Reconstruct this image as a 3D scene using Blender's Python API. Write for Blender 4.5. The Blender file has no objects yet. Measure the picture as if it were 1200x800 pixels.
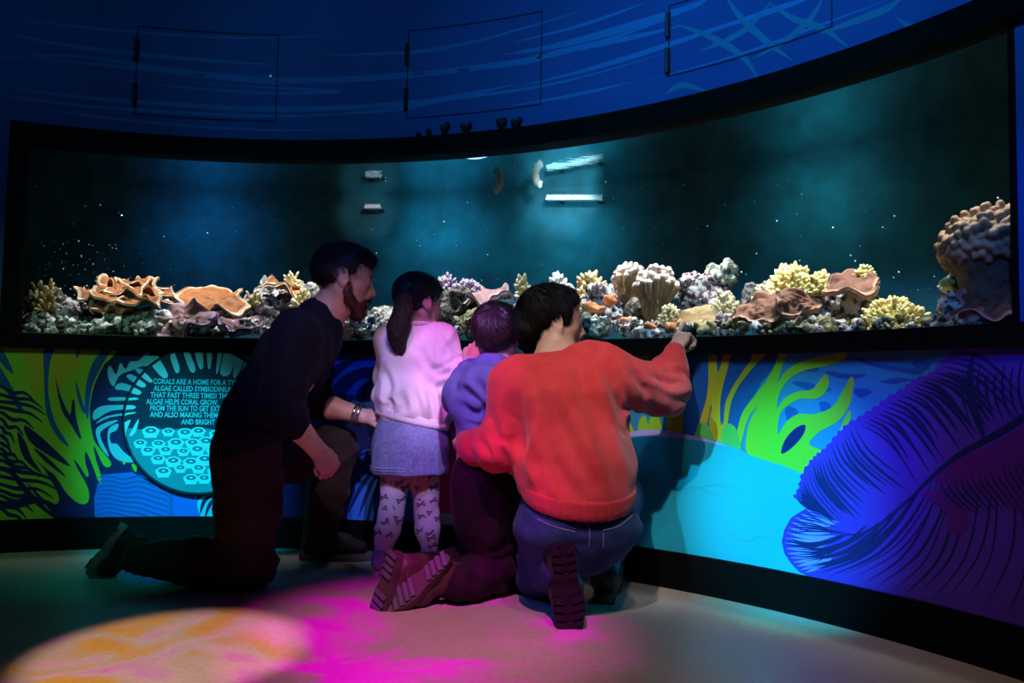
import bpy, bmesh, math, random
import numpy as np
from mathutils import Vector, Matrix, noise as mnoise
from mathutils.geometry import delaunay_2d_cdt

PI = math.pi
scene = bpy.context.scene
COL = scene.collection
random.seed(7)

# ------------------------------------------------------------------ camera model (1200x800 frame)
FOC, PIT, ROL, CAMH = 935.018, 0.0566474, 0.0177170, 0.680133
CX, CY, R = -1.02553, 0.78100, 2.55559          # axis and radius of the curved aquarium wall
Z_BASE, Z_LEDGE, Z_SILL, Z_HEAD, Z_FRAME = 0.1254, 0.800, 0.859, 1.6223, 1.7011

def ray(u, v):
    x = (u-600)/FOC; y = (400-v)/FOC
    c, s = math.cos(ROL), math.sin(ROL)
    x, y = c*x-s*y, s*x+c*y
    return Vector((x, math.cos(PIT)-y*math.sin(PIT), math.sin(PIT)+y*math.cos(PIT)))
CAM = Vector((0, 0, CAMH))
def at(u, v, Y):                                  # point of the photo's pixel at depth Y
    d = ray(u, v); return CAM + d*(Y/d.y)
def on_floor(u, v, z=0.0):
    d = ray(u, v); return CAM + d*((z-CAMH)/d.z)
def on_cyl(u, v, rad=R):
    d = ray(u, v); ox, oy = -CX, -CY
    a = d.x*d.x+d.y*d.y; b = 2*(ox*d.x+oy*d.y); c = ox*ox+oy*oy-rad*rad
    t = (-b+math.sqrt(max(b*b-4*a*c, 0)))/(2*a)
    return CAM + d*t
def wall_sz(u, v, rad=R):                         # pixel -> (arc length on radius R, height)
    p = on_cyl(u, v, rad); return (math.atan2(p.x-CX, p.y-CY)*R, p.z)
def cyl(s, z, off=0.0):                           # off > 0 goes into the wall
    a = s/R; r = R+off
    return Vector((CX+r*math.sin(a), CY+r*math.cos(a), z))

cam_d = bpy.data.cameras.new('camera'); cam = bpy.data.objects.new('camera', cam_d); COL.objects.link(cam)
c_, s_ = math.cos(ROL), math.sin(ROL)
ax = Vector((c_, -s_*math.sin(PIT), s_*math.cos(PIT))); ay = Vector((-s_, -c_*math.sin(PIT), c_*math.cos(PIT)))
az = -Vector((0, math.cos(PIT), math.sin(PIT)))
M = Matrix((ax, ay, az)).transposed().to_4x4(); M.translation = CAM
cam.matrix_world = M
cam_d.sensor_width = 36; cam_d.lens = FOC/1200*36; cam_d.clip_start = 0.02
scene.camera = cam

vs = scene.view_settings
scene.display_settings.display_device = 'sRGB'
vs.view_transform = 'Standard'; vs.look = 'None'; vs.gamma = 1.0; vs.use_curve_mapping = False; vs.exposure = 0.0
scene.cycles.use_denoising = True
scene.cycles.max_bounces = 6; scene.cycles.transparent_max_bounces = 12
scene.cycles.caustics_reflective = False; scene.cycles.caustics_refractive = False
scene.cycles.sample_clamp_indirect = 4.0

# ------------------------------------------------------------------ materials
def lin(c): return c/12.92 if c <= .04045 else ((c+.055)/1.055)**2.4
def srgb(r, g, b): return (lin(r/255), lin(g/255), lin(b/255), 1)
MATS = {}
class NT:
    def __init__(s, name):
        s.m = bpy.data.materials.new(name); s.m.use_nodes = True
        s.t = s.m.node_tree; s.n = s.t.nodes; s.l = s.t.links
        s.b = s.n['Principled BSDF']; s.out = s.n['Material Output']
    def node(s, typ, ins=None, **kw):
        n = s.n.new(typ)
        for k, v in kw.items(): setattr(n, k, v)
        for k, v in (ins or {}).items(): s.put(n, k, v)
        return n
    def put(s, n, k, v):
        if hasattr(v, 'is_output'): s.l.new(v, n.inputs[k])
        elif isinstance(v, bpy.types.Node): s.l.new(v.outputs[0], n.inputs[k])
        else: n.inputs[k].default_value = v
    def set(s, k, v): s.put(s.b, k, v)
    def coord(s, scale=(1, 1, 1), kind='Object'):
        tc = s.node('ShaderNodeTexCoord')
        mp = s.node('ShaderNodeMapping', {'Vector': tc.outputs[kind], 'Scale': scale})
        return mp.outputs[0]
    def noise(s, vec, scale, detail=4, rough=.55, dist=0):
        return s.node('ShaderNodeTexNoise', {'Vector': vec, 'Scale': scale, 'Detail': detail, 'Roughness': rough, 'Distortion': dist})
    def math(s, op, a, b=0.0, c=None):
        n = s.node('ShaderNodeMath', operation=op); s.put(n, 0, a); s.put(n, 1, b)
        if c is not None: s.put(n, 2, c)
        return n.outputs[0]
    def ramp(s, fac, stops, interp='LINEAR'):
        n = s.node('ShaderNodeValToRGB', {'Fac': fac}); n.color_ramp.interpolation = interp
        e = n.color_ramp.elements
        while len(e) < len(stops): e.new(.5)
        for x, (p, c) in zip(e, stops): x.position = p; x.color = c if len(c) == 4 else (*c, 1)
        return n.outputs[0]
    def mix(s, fac, a, b, blend='MIX'):
        n = s.node('ShaderNodeMix', data_type='RGBA', blend_type=blend)
        s.put(n, 0, fac); s.put(n, 6, a); s.put(n, 7, b); return n.outputs[2]
    def bump(s, h, strength=.3, dist=.005):
        b = s.node('ShaderNodeBump', {'Height': h, 'Strength': strength, 'Distance': dist}); s.set('Normal', b.outputs[0])

def plain(name, col, rough=.6, metal=0, bump=None, spec=.5, vary=0.0):
    if name in MATS: return MATS[name]
    t = NT(name); t.set('Roughness', rough); t.set('Metallic', metal); t.set('Specular IOR Level', spec)
    vec = t.coord()
    if vary:
        n = t.noise(vec, 9, 4)
        d = tuple(max(0, c*(1-vary)) for c in col[:3])+(1,); b = tuple(min(1, c*(1+vary)) for c in col[:3])+(1,)
        t.set('Base Color', t.ramp(n.outputs[0], [(.3, d), (.7, b)]))
    else: t.set('Base Color', col)
    if bump:
        n = t.noise(vec, bump[0], 3); t.bump(n.outputs[0], bump[1], bump[2] if len(bump) > 2 else .003)
    MATS[name] = t.m; return t.m

# ------------------------------------------------------------------ object helpers
def tag(o, label=None, cat=None, group=None, kind=None):
    if label: o['label'] = label
    if cat: o['category'] = cat
    if group: o['group'] = group
    if kind: o['kind'] = kind
    return o
def link(name, me, mats=(), parent=None):
    o = bpy.data.objects.new(name, me); COL.objects.link(o)
    for m in (mats if isinstance(mats, (list, tuple)) else [mats]): me.materials.append(m)
    if parent:
        o.parent = parent
        o.matrix_parent_inverse = parent.matrix_world.inverted()
    return o
def empty(name, loc, label=None, cat=None, group=None):
    o = bpy.data.objects.new(name, None); COL.objects.link(o); o.location = loc
    o.empty_display_size = .05
    o.matrix_world = Matrix.Translation(loc)
    return tag(o, label, cat, group)
def mesh_np(name, V, F, smooth=True, mi=None):
    me = bpy.data.meshes.new(name)
    V = np.asarray(V, np.float32)
    if isinstance(F, np.ndarray):
        k = F.shape[1]
        me.vertices.add(len(V)); me.vertices.foreach_set('co', V.ravel())
        me.loops.add(F.size); me.loops.foreach_set('vertex_index', F.astype(np.int32).ravel())
        me.polygons.add(len(F)); me.polygons.foreach_set('loop_start', np.arange(0, F.size, k, dtype=np.int32))
        me.update(calc_edges=True)
    else: me.from_pydata([tuple(v) for v in V], [], F); me.update()
    if smooth: me.polygons.foreach_set('use_smooth', np.ones(len(me.polygons), bool))
    if mi is not None: me.polygons.foreach_set('material_index', np.asarray(mi, np.int32))
    me.validate()
    return me

class Geo:                                        # collects pieces for ONE mesh
    def __init__(s): s.v = []; s.f = []; s.m = []
    def add(s, V, F, mi=0):
        o = len(s.v); s.v += [tuple(x) for x in V]; s.f += [tuple(i+o for i in f) for f in F]; s.m += [mi]*len(F)
    def box(s, c, size, rot=None, mi=0):
        c = Vector(c); h = [x/2 for x in size]; rot = rot or Matrix.Identity(3)
        V = [c+rot@Vector((sx*h[0], sy*h[1], sz*h[2])) for sx in (-1, 1) for sy in (-1, 1) for sz in (-1, 1)]
        s.add(V, [(0, 1, 3, 2), (4, 6, 7, 5), (0, 4, 5, 1), (2, 3, 7, 6), (0, 2, 6, 4), (1, 5, 7, 3)], mi)
    def tube(s, pts, rad, n=8, mi=0, cap=True, flat=1.0):
        pts = [Vector(p) for p in pts]; rad = rad if isinstance(rad, (list, tuple)) else [rad]*len(pts)
        V = []; F = []; prev = None
        for i, p in enumerate(pts):
            d = (pts[min(i+1, len(pts)-1)]-pts[max(i-1, 0)]).normalized()
            if prev is None: a = d.orthogonal().normalized()
            else: a = (prev-d*prev.dot(d)); a = a.normalized() if a.length > 1e-6 else d.orthogonal().normalized()
            prev = a; b = d.cross(a)
            for k in range(n):
                t = 2*PI*k/n; V.append(p+(a*math.cos(t)+b*math.sin(t)*flat)*rad[i])
        for i in range(len(pts)-1):
            for k in range(n):
                k2 = (k+1) % n; F.append((i*n+k, i*n+k2, (i+1)*n+k2, (i+1)*n+k))
        if cap:
            F.append(tuple(range(n-1, -1, -1))); F.append(tuple((len(pts)-1)*n+k for k in range(n)))
        s.add(V, F, mi)
    def ball(s, c, r, seg=10, ring=6, rot=None, mi=0):
        c = Vector(c); r = r if isinstance(r, (list, tuple)) else (r, r, r); rot = rot or Matrix.Identity(3)
        V = [c+rot@Vector((0, 0, -r[2]))]; F = []
        for i in range(1, ring):
            ph = -PI/2+PI*i/ring
            for k in range(seg):
                t = 2*PI*k/seg
                V.append(c+rot@Vector((r[0]*math.cos(ph)*math.cos(t), r[1]*math.cos(ph)*math.sin(t), r[2]*math.sin(ph))))
        V.append(c+rot@Vector((0, 0, r[2]))); top = len(V)-1
        for k in range(seg):
            k2 = (k+1) % seg
            F.append((0, 1+k2, 1+k)); F.append((top, top-seg+k, top-seg+k2))
            for i in range(ring-2): F.append((1+i*seg+k, 1+i*seg+k2, 1+(i+1)*seg+k2, 1+(i+1)*seg+k))
        s.add(V, F, mi)
    def build(s, name, mats, parent=None, smooth=False):
        me = bpy.data.meshes.new(name); me.from_pydata(s.v, [], s.f); me.update()
        me.polygons.foreach_set('material_index', np.array(s.m, np.int32))
        if smooth: me.polygons.foreach_set('use_smooth', np.ones(len(me.polygons), bool))
        return link(name, me, mats, parent)

def arc_slab(g, s0, s1, z0, z1, o0, o1, n=None, mi=0):    # bent bar: arc s0..s1, heights z0..z1, depth offsets o0..o1
    n = n or max(2, int(abs(s1-s0)/.04))
    V = []; F = []
    for i in range(n+1):
        s = s0+(s1-s0)*i/n
        V += [cyl(s, z0, o0), cyl(s, z1, o0), cyl(s, z1, o1), cyl(s, z0, o1)]
    for i in range(n):
        a = i*4; b = a+4
        F += [(a, a+1, b+1, b), (a+1, a+2, b+2, b+1), (a+2, a+3, b+3, b+2), (a+3, a, b, b+3)]
    F += [(3, 2, 1, 0), tuple(n*4+k for k in range(4))]
    g.add(V, F, mi)

def smooth_poly(pts, sub=5, closed=True):
    P = [Vector(p) for p in pts]; n = len(P); out = []
    rng = n if closed else n-1
    for i in range(rng):
        if closed: p0, p1, p2, p3 = P[i-1], P[i], P[(i+1) % n], P[(i+2) % n]
        else: p0, p1, p2, p3 = P[max(i-1, 0)], P[i], P[i+1], P[min(i+2, n-1)]
        for k in range(sub):
            t = k/sub
            out.append(.5*((2*p1)+(-p0+p2)*t+(2*p0-5*p1+4*p2-p3)*t*t+(-p0+3*p1-3*p2+p3)*t**3))
    if not closed: out.append(P[-1])
    return out

def px_list(pts, ox=0, oy=0, sc=1.0, smooth=4):
    pts = [(ox+x/sc, oy+y/sc) for x, y in pts]
    if smooth: pts = [tuple(p) for p in smooth_poly([(*p, 0) for p in pts], smooth)]
    return [(p[0], p[1]) for p in pts]

class WallPaint:                                  # flat print that follows the curved wall, one mesh
    def __init__(s, zmin, zmax): s.g = Geo(); s.z = (zmin, zmax)
    def poly_sz(s, sz, off, mi=0):
        bm = bmesh.new()
        try: V, E, F, *_ = delaunay_2d_cdt([Vector(p) for p in sz], [], [list(range(len(sz)))], 1, 1e-6)
        except Exception: bm.free(); return
        vs_ = [bm.verts.new((p[0], p[1], 0)) for p in V]
        for f in F:
            try: bm.faces.new([vs_[i] for i in f])
            except ValueError: pass
        def cut(co, no, clear=False):
            bmesh.ops.bisect_plane(bm, geom=bm.verts[:]+bm.edges[:]+bm.faces[:], dist=1e-6, plane_co=co, plane_no=no, clear_outer=clear)
        cut((0, s.z[1], 0), (0, 1, 0), True); cut((0, s.z[0], 0), (0, -1, 0), True)
        xs = [v.co.x for v in bm.verts]
        if xs:
            x = math.floor(min(xs)/.05)*.05+.05
            while x < max(xs): cut((x, 0, 0), (1, 0, 0)); x += .05
        bm.verts.index_update()
        s.g.add([cyl(v.co.x, v.co.y, off) for v in bm.verts], [[v.index for v in reversed(f.verts)] if f.normal.z < 0 else [v.index for v in f.verts] for f in bm.faces], mi)
        bm.free()
    def poly(s, pts, off, mi=0, **kw):
        s.poly_sz([wall_sz(u, v) for u, v in px_list(pts, **kw)], off, mi)
    def stroke(s, pts, w, off, mi=0, ox=0, oy=0, sc=1.0, sub=6, taper=True):   # tapered brush line; w in the pts' own pixels
        P = smooth_poly([(x, y, 0) for x, y in pts], sub, closed=False); n = len(P); L = []; Rr = []
        for i, p in enumerate(P):
            d = (P[min(i+1, n-1)]-P[max(i-1, 0)]); d = d.normalized() if d.length > 0 else Vector((1, 0, 0))
            t = i/(n-1)
            ww = w[min(int(t*(len(w)-1)), len(w)-2)]*(1-(t*(len(w)-1)-min(int(t*(len(w)-1)), len(w)-2)))+w[min(int(t*(len(w)-1)), len(w)-2)+1]*(t*(len(w)-1)-min(int(t*(len(w)-1)), len(w)-2)) if isinstance(w, (list, tuple)) else w*(max(.06, math.sin(PI*t)) if taper else 1)
            nn = Vector((-d.y, d.x, 0))*ww/2; L.append(p+nn); Rr.append(p-nn)
        s.poly_sz([wall_sz(ox+p.x/sc, oy+p.y/sc) for p in L+Rr[::-1]], off, mi)
    def build(s, name, mats, parent=None): return s.g.build(name, mats, parent)
# ------------------------------------------------------------------ room shell
def wall_paint_mat():
    t = NT('blue_wall_paint'); v = t.coord()
    n = t.noise(v, 3.0, 4); t.set('Base Color', t.ramp(n.outputs[0], [(.3, (.006, .062, .32)), (.7, (.009, .085, .40))]))
    t.set('Roughness', .55); n2 = t.noise(v, 160, 2); t.bump(n2.outputs[0], .05, .002); return t.m
def floor_mat():
    t = NT('vinyl_floor'); v = t.coord()
    n = t.noise(v, 2.2, 5); n2 = t.noise(v, 60, 3)
    a = t.ramp(n.outputs[0], [(.3, (.42, .36, .30)), (.7, (.50, .43, .36))])
    t.set('Base Color', t.mix(.18, a, t.ramp(n2.outputs[0], [(.4, (.30, .26, .22)), (.6, (.6, .54, .46))])))
    t.set('Roughness', t.ramp(n.outputs[0], [(.3, (.34, .34, .34)), (.7, (.46, .46, .46))])); t.set('Specular IOR Level', .42)
    t.bump(n2.outputs[0], .06, .002); return t.m
M_WALL = wall_paint_mat(); M_FLOOR = floor_mat()
M_BLACK = plain('black_lacquer', (.0018, .0018, .0025, 1), .6, spec=.10, bump=(90, .06, .002))
M_CEIL = plain('dark_ceiling', (.012, .013, .02, 1), .9, bump=(30, .2, .004))
M_NAVYWALL = plain('navy_print', (.004, .018, .10, 1), .5, bump=(140, .04, .002))
M_TEALBACK = plain('teal_tank_lining', (.004, .10, .14, 1), .8, bump=(14, .25, .01), vary=.35)

g = Geo(); g.add([(-5, -3.5, 0), (3.2, -3.5, 0), (3.2, 4.6, 0), (-5, 4.6, 0)], [(0, 1, 2, 3)])
g.add([(-5, -3.5, -.1), (3.2, -3.5, -.1), (3.2, 4.6, -.1), (-5, 4.6, -.1)], [(3, 2, 1, 0)])
tag(g.build('floor', M_FLOOR), kind='structure')
g = Geo(); g.box((-.9, .55, 3.05), (8.2, 8.1, .1)); tag(g.build('ceiling', M_CEIL), kind='structure')

SL, SR = -1.016, 2.786                            # ends of the aquarium window along the wall
g = Geo()
arc_slab(g, -3.2, 4.9, 0.0, Z_LEDGE+.02, 0, .03)             # lower wall
arc_slab(g, -3.2, 4.9, Z_FRAME-.02, 3.0, 0, .03)             # upper wall
arc_slab(g, -3.2, SL+.01, Z_LEDGE+.02, Z_FRAME-.02, 0, .03)
arc_slab(g, SR+.012, 4.9, Z_SILL-.01, Z_HEAD+.02, 0, .03)
wall = tag(g.build('wall_back', M_WALL), kind='structure')
g = Geo(); g.box((-.9, -3.3, 1.5), (8.2, .1, 3.0)); tag(g.build('wall_rear', M_CEIL), kind='structure')
g = Geo(); arc_slab(g, -3.2, 4.9, 0.0, Z_BASE, -.012, .0)
tag(g.build('baseboard_back', M_BLACK), kind='structure')

# painted current lines on the upper wall (part of the wall's paint), then wavy teal lines
M_STREAK = plain('light_blue_streak', (.012, .20, .58, 1), .55)
M_WEB = plain('teal_streak', (.010, .20, .40, 1), .55)
wp = WallPaint(Z_FRAME, 2.99)
for pts, w in [
    ([(-30, 68), (90, 66), (200, 82), (330, 94), (480, 88), (640, 66), (760, 30), (840, -5)], 7), ([(10, 38), (60, 50), (150, 62), (260, 72), (330, 76)], 5),
    ([(0, 100), (80, 112), (200, 122), (320, 128), (460, 122), (640, 100), (780, 62)], 6), ([(0, 112), (120, 126), (300, 136), (420, 133)], 4),
    ([(130, 92), (220, 103), (320, 109), (400, 107), (320, 103), (220, 97)], 4), ([(40, 68), (140, 78), (290, 95), (340, 100)], 4),
    ([(380, 65), (500, 60), (560, 46)], 4), ([(400, 133), (460, 128), (520, 116), (610, 98)], 7), ([(410, 92), (500, 86), (600, 76), (640, 70)], 4),
    ([(590, 64), (650, 54), (720, 36), (810, 8), (830, -4)], 9), ([(600, 76), (660, 60), (740, 44), (800, 30)], 7), ([(600, 103), (680, 84), (760, 60), (850, 30), (900, 12)], 6),
    ([(600, 124), (680, 110), (740, 96)], 4), ([(480, 60), (560, 48), (690, 10)], 3), ([(750, 96), (860, 66), (960, 30), (1040, 0)], 3), ([(840, 34), (900, 14), (960, -6)], 7),
    ([(600, 50), (680, 30), (760, 2)], 4), ([(0, 20), (120, 34), (260, 44), (400, 42)], 3), ([(20, 122), (140, 140), (300, 152), (440, 150)], 3)]:
    wp.stroke(pts, w, -.0006, 0)
for pts, w in [([(790, 28), (830, 42), (870, 66), (890, 95)], 8), ([(850, -4), (870, 22), (900, 50), (930, 72)], 9), ([(900, 2), (930, 22), (965, 34), (1000, 60)], 8),
               ([(820, 60), (850, 48), (880, 30), (905, 0)], 7), ([(880, 70), (920, 48), (950, 22), (965, -4)], 7), ([(960, 40), (1000, 26), (1040, 10), (1060, -6)], 9), ([(780, 110), (800, 100), (830, 108)], 7), ([(1050, 20), (1070, 32), (1090, 24)], 7)]:
    wp.stroke(pts, w, -.0010, 1)
tag(wp.build('painted_streaks', [M_STREAK, M_WEB], wall), kind='structure')

# three service hatches in the upper wall
M_HATCH = plain('hatch_board', (.008, .072, .35, 1), .5); M_GAP = plain('hatch_gap', (.003, .014, .07, 1), .8); M_HINGE = plain('black_hinge', (.006, .006, .008, 1), .5); M_LOCK = plain('lock_metal', (.35, .36, .38, 1), .35, 1)
hp = [((160, 30), (327, 40), (158, 136), (324, 141), 'blue service hatch above the left end of the aquarium', (318, 90)),
      ((478, 36), (636, 12), (476, 140), (634, 122), 'blue service hatch high on the wall above the girl', (631, 66)),
      ((783, 2), (976, -60), (784, 92), (975, 30), 'blue service hatch above the pointing person and the finger corals', None)]
for a, b, c, d, lab, lock in hp:
    sa = (wall_sz(*a)[0]+wall_sz(*c)[0])/2; sb = (wall_sz(*b)[0]+wall_sz(*d)[0])/2
    z1 = min((wall_sz(*a)[1]+wall_sz(*b)[1])/2, 2.6); z0 = (wall_sz(*c)[1]+wall_sz(*d)[1])/2
    g = Geo(); w = .0045
    arc_slab(g, sa, sb, z0, z0+w, -.0022, .001); arc_slab(g, sa, sb, z1-w, z1, -.0022, .001)
    arc_slab(g, sa, sa+w, z0, z1, -.0022, .001); arc_slab(g, sb-w, sb, z0, z1, -.0022, .001)
    e = empty('service_hatch', cyl((sa+sb)/2, z0, 0), lab, 'hatch', 'service hatches in the upper wall')
    g.build('hatch_gap', M_GAP, e)
    for fz in (.22, .72):
        h = Geo(); zz = z0+(z1-z0)*fz
        arc_slab(h, sa-.008, sa+.008, zz-.045, zz+.045, -.012, 0); h.tube([cyl(sa, zz-.045, -.012), cyl(sa, zz+.045, -.012)], .007, 8)
        h.build('hinge', M_HINGE, e)
    if lock:
        ls, lz = wall_sz(*lock); h = Geo(); p = cyl(ls, lz, -.004); n = (Vector((CX, CY, lz))-p).normalized()
        h.tube([p, p+n*.006], [.009, .007], 12); h.build('lock', M_LOCK, e)

# ------------------------------------------------------------------ aquarium
aq = empty('aquarium', cyl((SL+SR)/2, Z_SILL, .35), 'long curved aquarium with black frame and coral reef behind the glass', 'aquarium')
TD = .72                                          # inner depth of the tank
g = Geo(); arc_slab(g, SL-.0, 4.2, Z_LEDGE, Z_SILL, -.03, .06)
g.build('ledge', M_BLACK, aq)
g = Geo(); arc_slab(g, SL-.0, 4.2, Z_HEAD, Z_FRAME, -.03, .06); g.build('top_rail', M_BLACK, aq)
g = Geo(); arc_slab(g, SL, SL+.062, Z_SILL, Z_HEAD, -.03, .06); g.build('side_post', M_BLACK, aq)
g = Geo(); arc_slab(g, SR-.004, SR+.012, Z_SILL, Z_HEAD, -.005, .06); g.build('side_post', M_BLACK, aq)
def glass_mat():
    t = NT('tank_glass'); n = t.n
    tr = t.node('ShaderNodeBsdfTransparent'); tr.inputs[0].default_value = (.93, .97, .975, 1)
    gl = t.node('ShaderNodeBsdfGlossy', {'Roughness': .02}); fr = t.node('ShaderNodeFresnel', {'IOR': 1.33})
    lw = t.math('MULTIPLY', fr.outputs[0], .6)
    m = t.node('ShaderNodeMixShader'); t.put(m, 0, lw); t.put(m, 1, tr.outputs[0]); t.put(m, 2, gl.outputs[0])
    t.l.new(m.outputs[0], t.out.inputs[0]); return t.m
g = Geo(); arc_slab(g, SL+.05, SR, Z_SILL-.01, Z_HEAD+.01, .012, .030)
g.build('glass_pane', glass_mat(), aq)
g = Geo(); arc_slab(g, SL-.3, SR+.5, .70, 1.95, TD, TD+.03); g.build('back_panel', M_TEALBACK, aq)
g = Geo(); arc_slab(g, SL-.3, SR+.5, .78, .866, .032, TD); g.build('tank_floor', plain('tank_sand', (.25, .24, .22, 1), .9, bump=(80, .5, .006), vary=.4), aq)
g = Geo(); arc_slab(g, SL-.32, SL-.30, .78, 1.95, .0, TD); g.build('end_panel', plain('tank_end_lining', (.01, .03, .10, 1), .6), aq)
g = Geo(); arc_slab(g, SR+.5, SR+.52, .78, 1.95, .0, TD); g.build('end_panel', plain('tank_end_lining', (.01, .03, .10, 1), .6), aq)
def water_mat():
    t = NT('water_surface'); v = t.coord((1, 1, 1)); n = t.noise(v, 7, 3); n2 = t.noise(v, 26, 2)
    h = t.math('ADD', n.outputs[0], t.math('MULTIPLY', n2.outputs[0], .35))
    b = t.node('ShaderNodeBump', {'Height': h, 'Strength': .10, 'Distance': .02})
    gl = t.node('ShaderNodeBsdfGlossy', {'Roughness': .07, 'Normal': b.outputs[0]}); gl.inputs[0].default_value = (.70, .86, .88, 1)
    t.l.new(gl.outputs[0], t.out.inputs[0]); return t.m
Z_WATER = 1.645
g = Geo(); arc_slab(g, SL-.3, SR+.5, Z_WATER, Z_WATER+.004, .035, TD); g.build('water_surface', water_mat(), aq)
g = Geo(); arc_slab(g, SL-.3, SR+.5, 1.95, 1.97, .032, TD+.03); g.build('hood', M_CEIL, aq)

# pieces of tank equipment hanging just below the surface
def in_tank(u, v, off): return on_cyl(u, v, R+off)
M_PIPE = plain('white_pipe', (.75, .85, .85, 1), .45); M_COMB = plain('white_comb', (.85, .85, .9, 1), .4)
def strip_lamp(u0, u1, v, off, label, n, hgt):
    e = empty('overflow_comb', in_tank((u0+u1)/2, v, off), label, 'overflow comb')
    p0 = in_tank(u0, v, off); p1 = in_tank(u1, v, off); g = Geo(); d = (p1-p0).normalized()
    rot = Matrix((d, d.cross(Vector((0, 0, 1))), Vector((0, 0, 1)))).transposed()
    L = (p1-p0).length; g.box((p0+p1)/2, (L, .03, hgt*.5), rot); g.build('rail', M_COMB, e)
    g = Geo()
    for i in range(n): g.box(p0+d*(L*(i+.5)/n)+Vector((0, 0, hgt*.45)), (L/n*.62, .02, hgt*.5), rot)
    g.build('teeth', M_COMB, e)
    nr = (p0+p1)/2-Vector((CX, CY, (p0+p1).z/2)); nr = Vector((nr.x, nr.y, 0)).normalized()
    for k in (.15, .85):                          # brackets to the back panel
        g = Geo(); g.box(p0+d*L*k+nr*.052, (.014, .10, .008), rot); g.build('bracket', plain('dark_bracket', (.01, .03, .035, 1), .6), e)
strip_lamp(641, 707, 233, TD-.10, 'long white overflow comb under the water surface right of centre', 22, .026)
strip_lamp(428, 446, 243, TD-.10, 'short white overflow comb under the surface above the man', 6, .022)
def nozzle(u, vtop, vbot, off, bend, label, mat):
    a = in_tank(u, vtop, off); a.z = Z_WATER+.05; b = in_tank(u, vbot, off)
    ea = empty('return_nozzle', b, label, 'pipe', 'return nozzles')
    dx = in_tank(u+bend, vbot, off)-b
    P = [a, Vector((a.x, a.y, b.z+.07)), Vector((a.x, a.y, b.z+.035)), b+dx*.25+Vector((0, 0, .012)), b+dx]
    g = Geo(); g.tube(smooth_poly(P, 4, False), .017, 12); g.build('pipe', mat, ea, True)
    g = Geo(); g.tube([b+dx*.7, b+dx*1.15], [.020, .013], 12); g.build('nozzle_tip', mat, ea, True)
nozzle(586, 190, 222, TD-.22, -6, 'dim white return nozzle hanging left of the bright one', plain('dim_pipe', (.25, .36, .36, 1), .5))
nozzle(628, 190, 216, TD-.26, 6, 'bright white return nozzle hanging left of the long overflow comb', M_PIPE)
# lamp reflection at the water surface, made as a glowing tube
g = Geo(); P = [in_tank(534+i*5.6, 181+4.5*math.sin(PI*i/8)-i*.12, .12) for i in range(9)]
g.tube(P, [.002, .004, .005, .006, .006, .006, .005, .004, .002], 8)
trefl = NT('lamp_reflection_glow'); trefl.set('Emission Color', (.45, .7, 1, 1)); trefl.set('Emission Strength', 1.6); trefl.set('Base Color', (.5, .6, .9, 1))
tag(g.build('lamp_reflection', trefl.m, None, True), 'curved glowing blue-white strip standing in for a lamp reflection just under the top rail', 'reflection')

# little black wing nuts along the top rail
M_NUT = plain('black_plastic', (.004, .004, .006, 1), .6)
for i, (u, v, h, kind, lab) in enumerate([
    (491, 164, 4, 0, 'low black clamp knob on the top rail, leftmost of the row'), (503, 163, 9, 0, 'round black clamp knob on the top rail, second of the row'),
    (522, 161, 15, 1, 'tall flared black clamp on the top rail, first forked one from the left'), (547, 159, 12, 1, 'wide black forked clamp standing alone in the middle of the top rail row'),
    (589, 154, 13, 2, 'black block-headed clamp on the top rail, left of the last pair'), (606, 152, 11, 1, 'black forked clamp on the top rail, rightmost of the row')]):
    s, z = wall_sz(u, v); z = Z_FRAME-.002; k = 3.3/FOC
    g = Geo(); p = cyl(s, z, -.012); t = (cyl(s+.01, z, -.012)-p).normalized(); up = Vector((0, 0, 1)); H = (h+2)*k
    if kind == 0:
        g.tube([p, p+up*H*.5, p+up*H*.6], [.008, .008, .011], 10); g.ball(p+up*H*.72, (.012, .012, .011), 10, 6)
    else:
        g.tube([p, p+up*H*.45, p+up*H*.6], [.012, .010, .013], 10)
        for sg, hh in ((-1, .8), (1, 1.0)):
            g.tube([p+up*H*.4, p+t*sg*.012+up*H*.7, p+t*sg*.016*(1.3 if u in (547, 606) else .8)+up*H*hh*.95], [.010, .011, .008], 8)
        if kind == 2: g.ball(p-t*.006+up*H*.72, (.018, .012, .014))
    tag(g.build('clamp', M_NUT, None, True), lab, 'clamp', 'clamps on the top rail')
# ------------------------------------------------------------------ printed mural below the aquarium
def paint(name, col): return plain(name, (*col, 1), .5, spec=.35)
C_YEL = paint('print_yellow', (.50, .46, .02)); C_GRN = paint('print_green', (.30, .58, .03)); C_LIME = paint('print_lime', (.10, .50, .10))
C_NAVY = paint('print_navy', (.005, .016, .12)); C_MID = paint('print_blue', (.010, .10, .36)); C_SKY = paint('print_sky', (.03, .25, .48))
C_CYAN = paint('print_cyan', (.16, .62, .74)); C_TEAL = paint('print_teal', (.03, .36, .46)); C_PURP = paint('print_purple', (.10, .035, .46))
C_MAG = paint('print_magenta', (.12, .012, .26)); C_PINK = paint('print_pink', (.9, .06, .22)); C_DARK = paint('print_dark_teal', (.003, .026, .065))
C_BRITE = paint('print_bright_blue', (.02, .15, .75)); C_LAV = paint('print_lavender', (.42, .40, .85)); C_HILL = paint('print_sea_bed', (.015, .42, .60)); C_PALE = paint('print_pale', (.45, .75, .9))
mural = empty('wall_mural', cyl(.9, Z_BASE, 0), 'printed undersea mural on the curved wall under the aquarium', 'mural')
ZA, ZB = Z_BASE, Z_LEDGE
def lay(): return WallPaint(ZA, ZB)
def motif(w, name, mats, label=None):
    o = w.build(name, mats, mural)
    if label: o['label'] = label
    return o
O1 = -.0006
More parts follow.
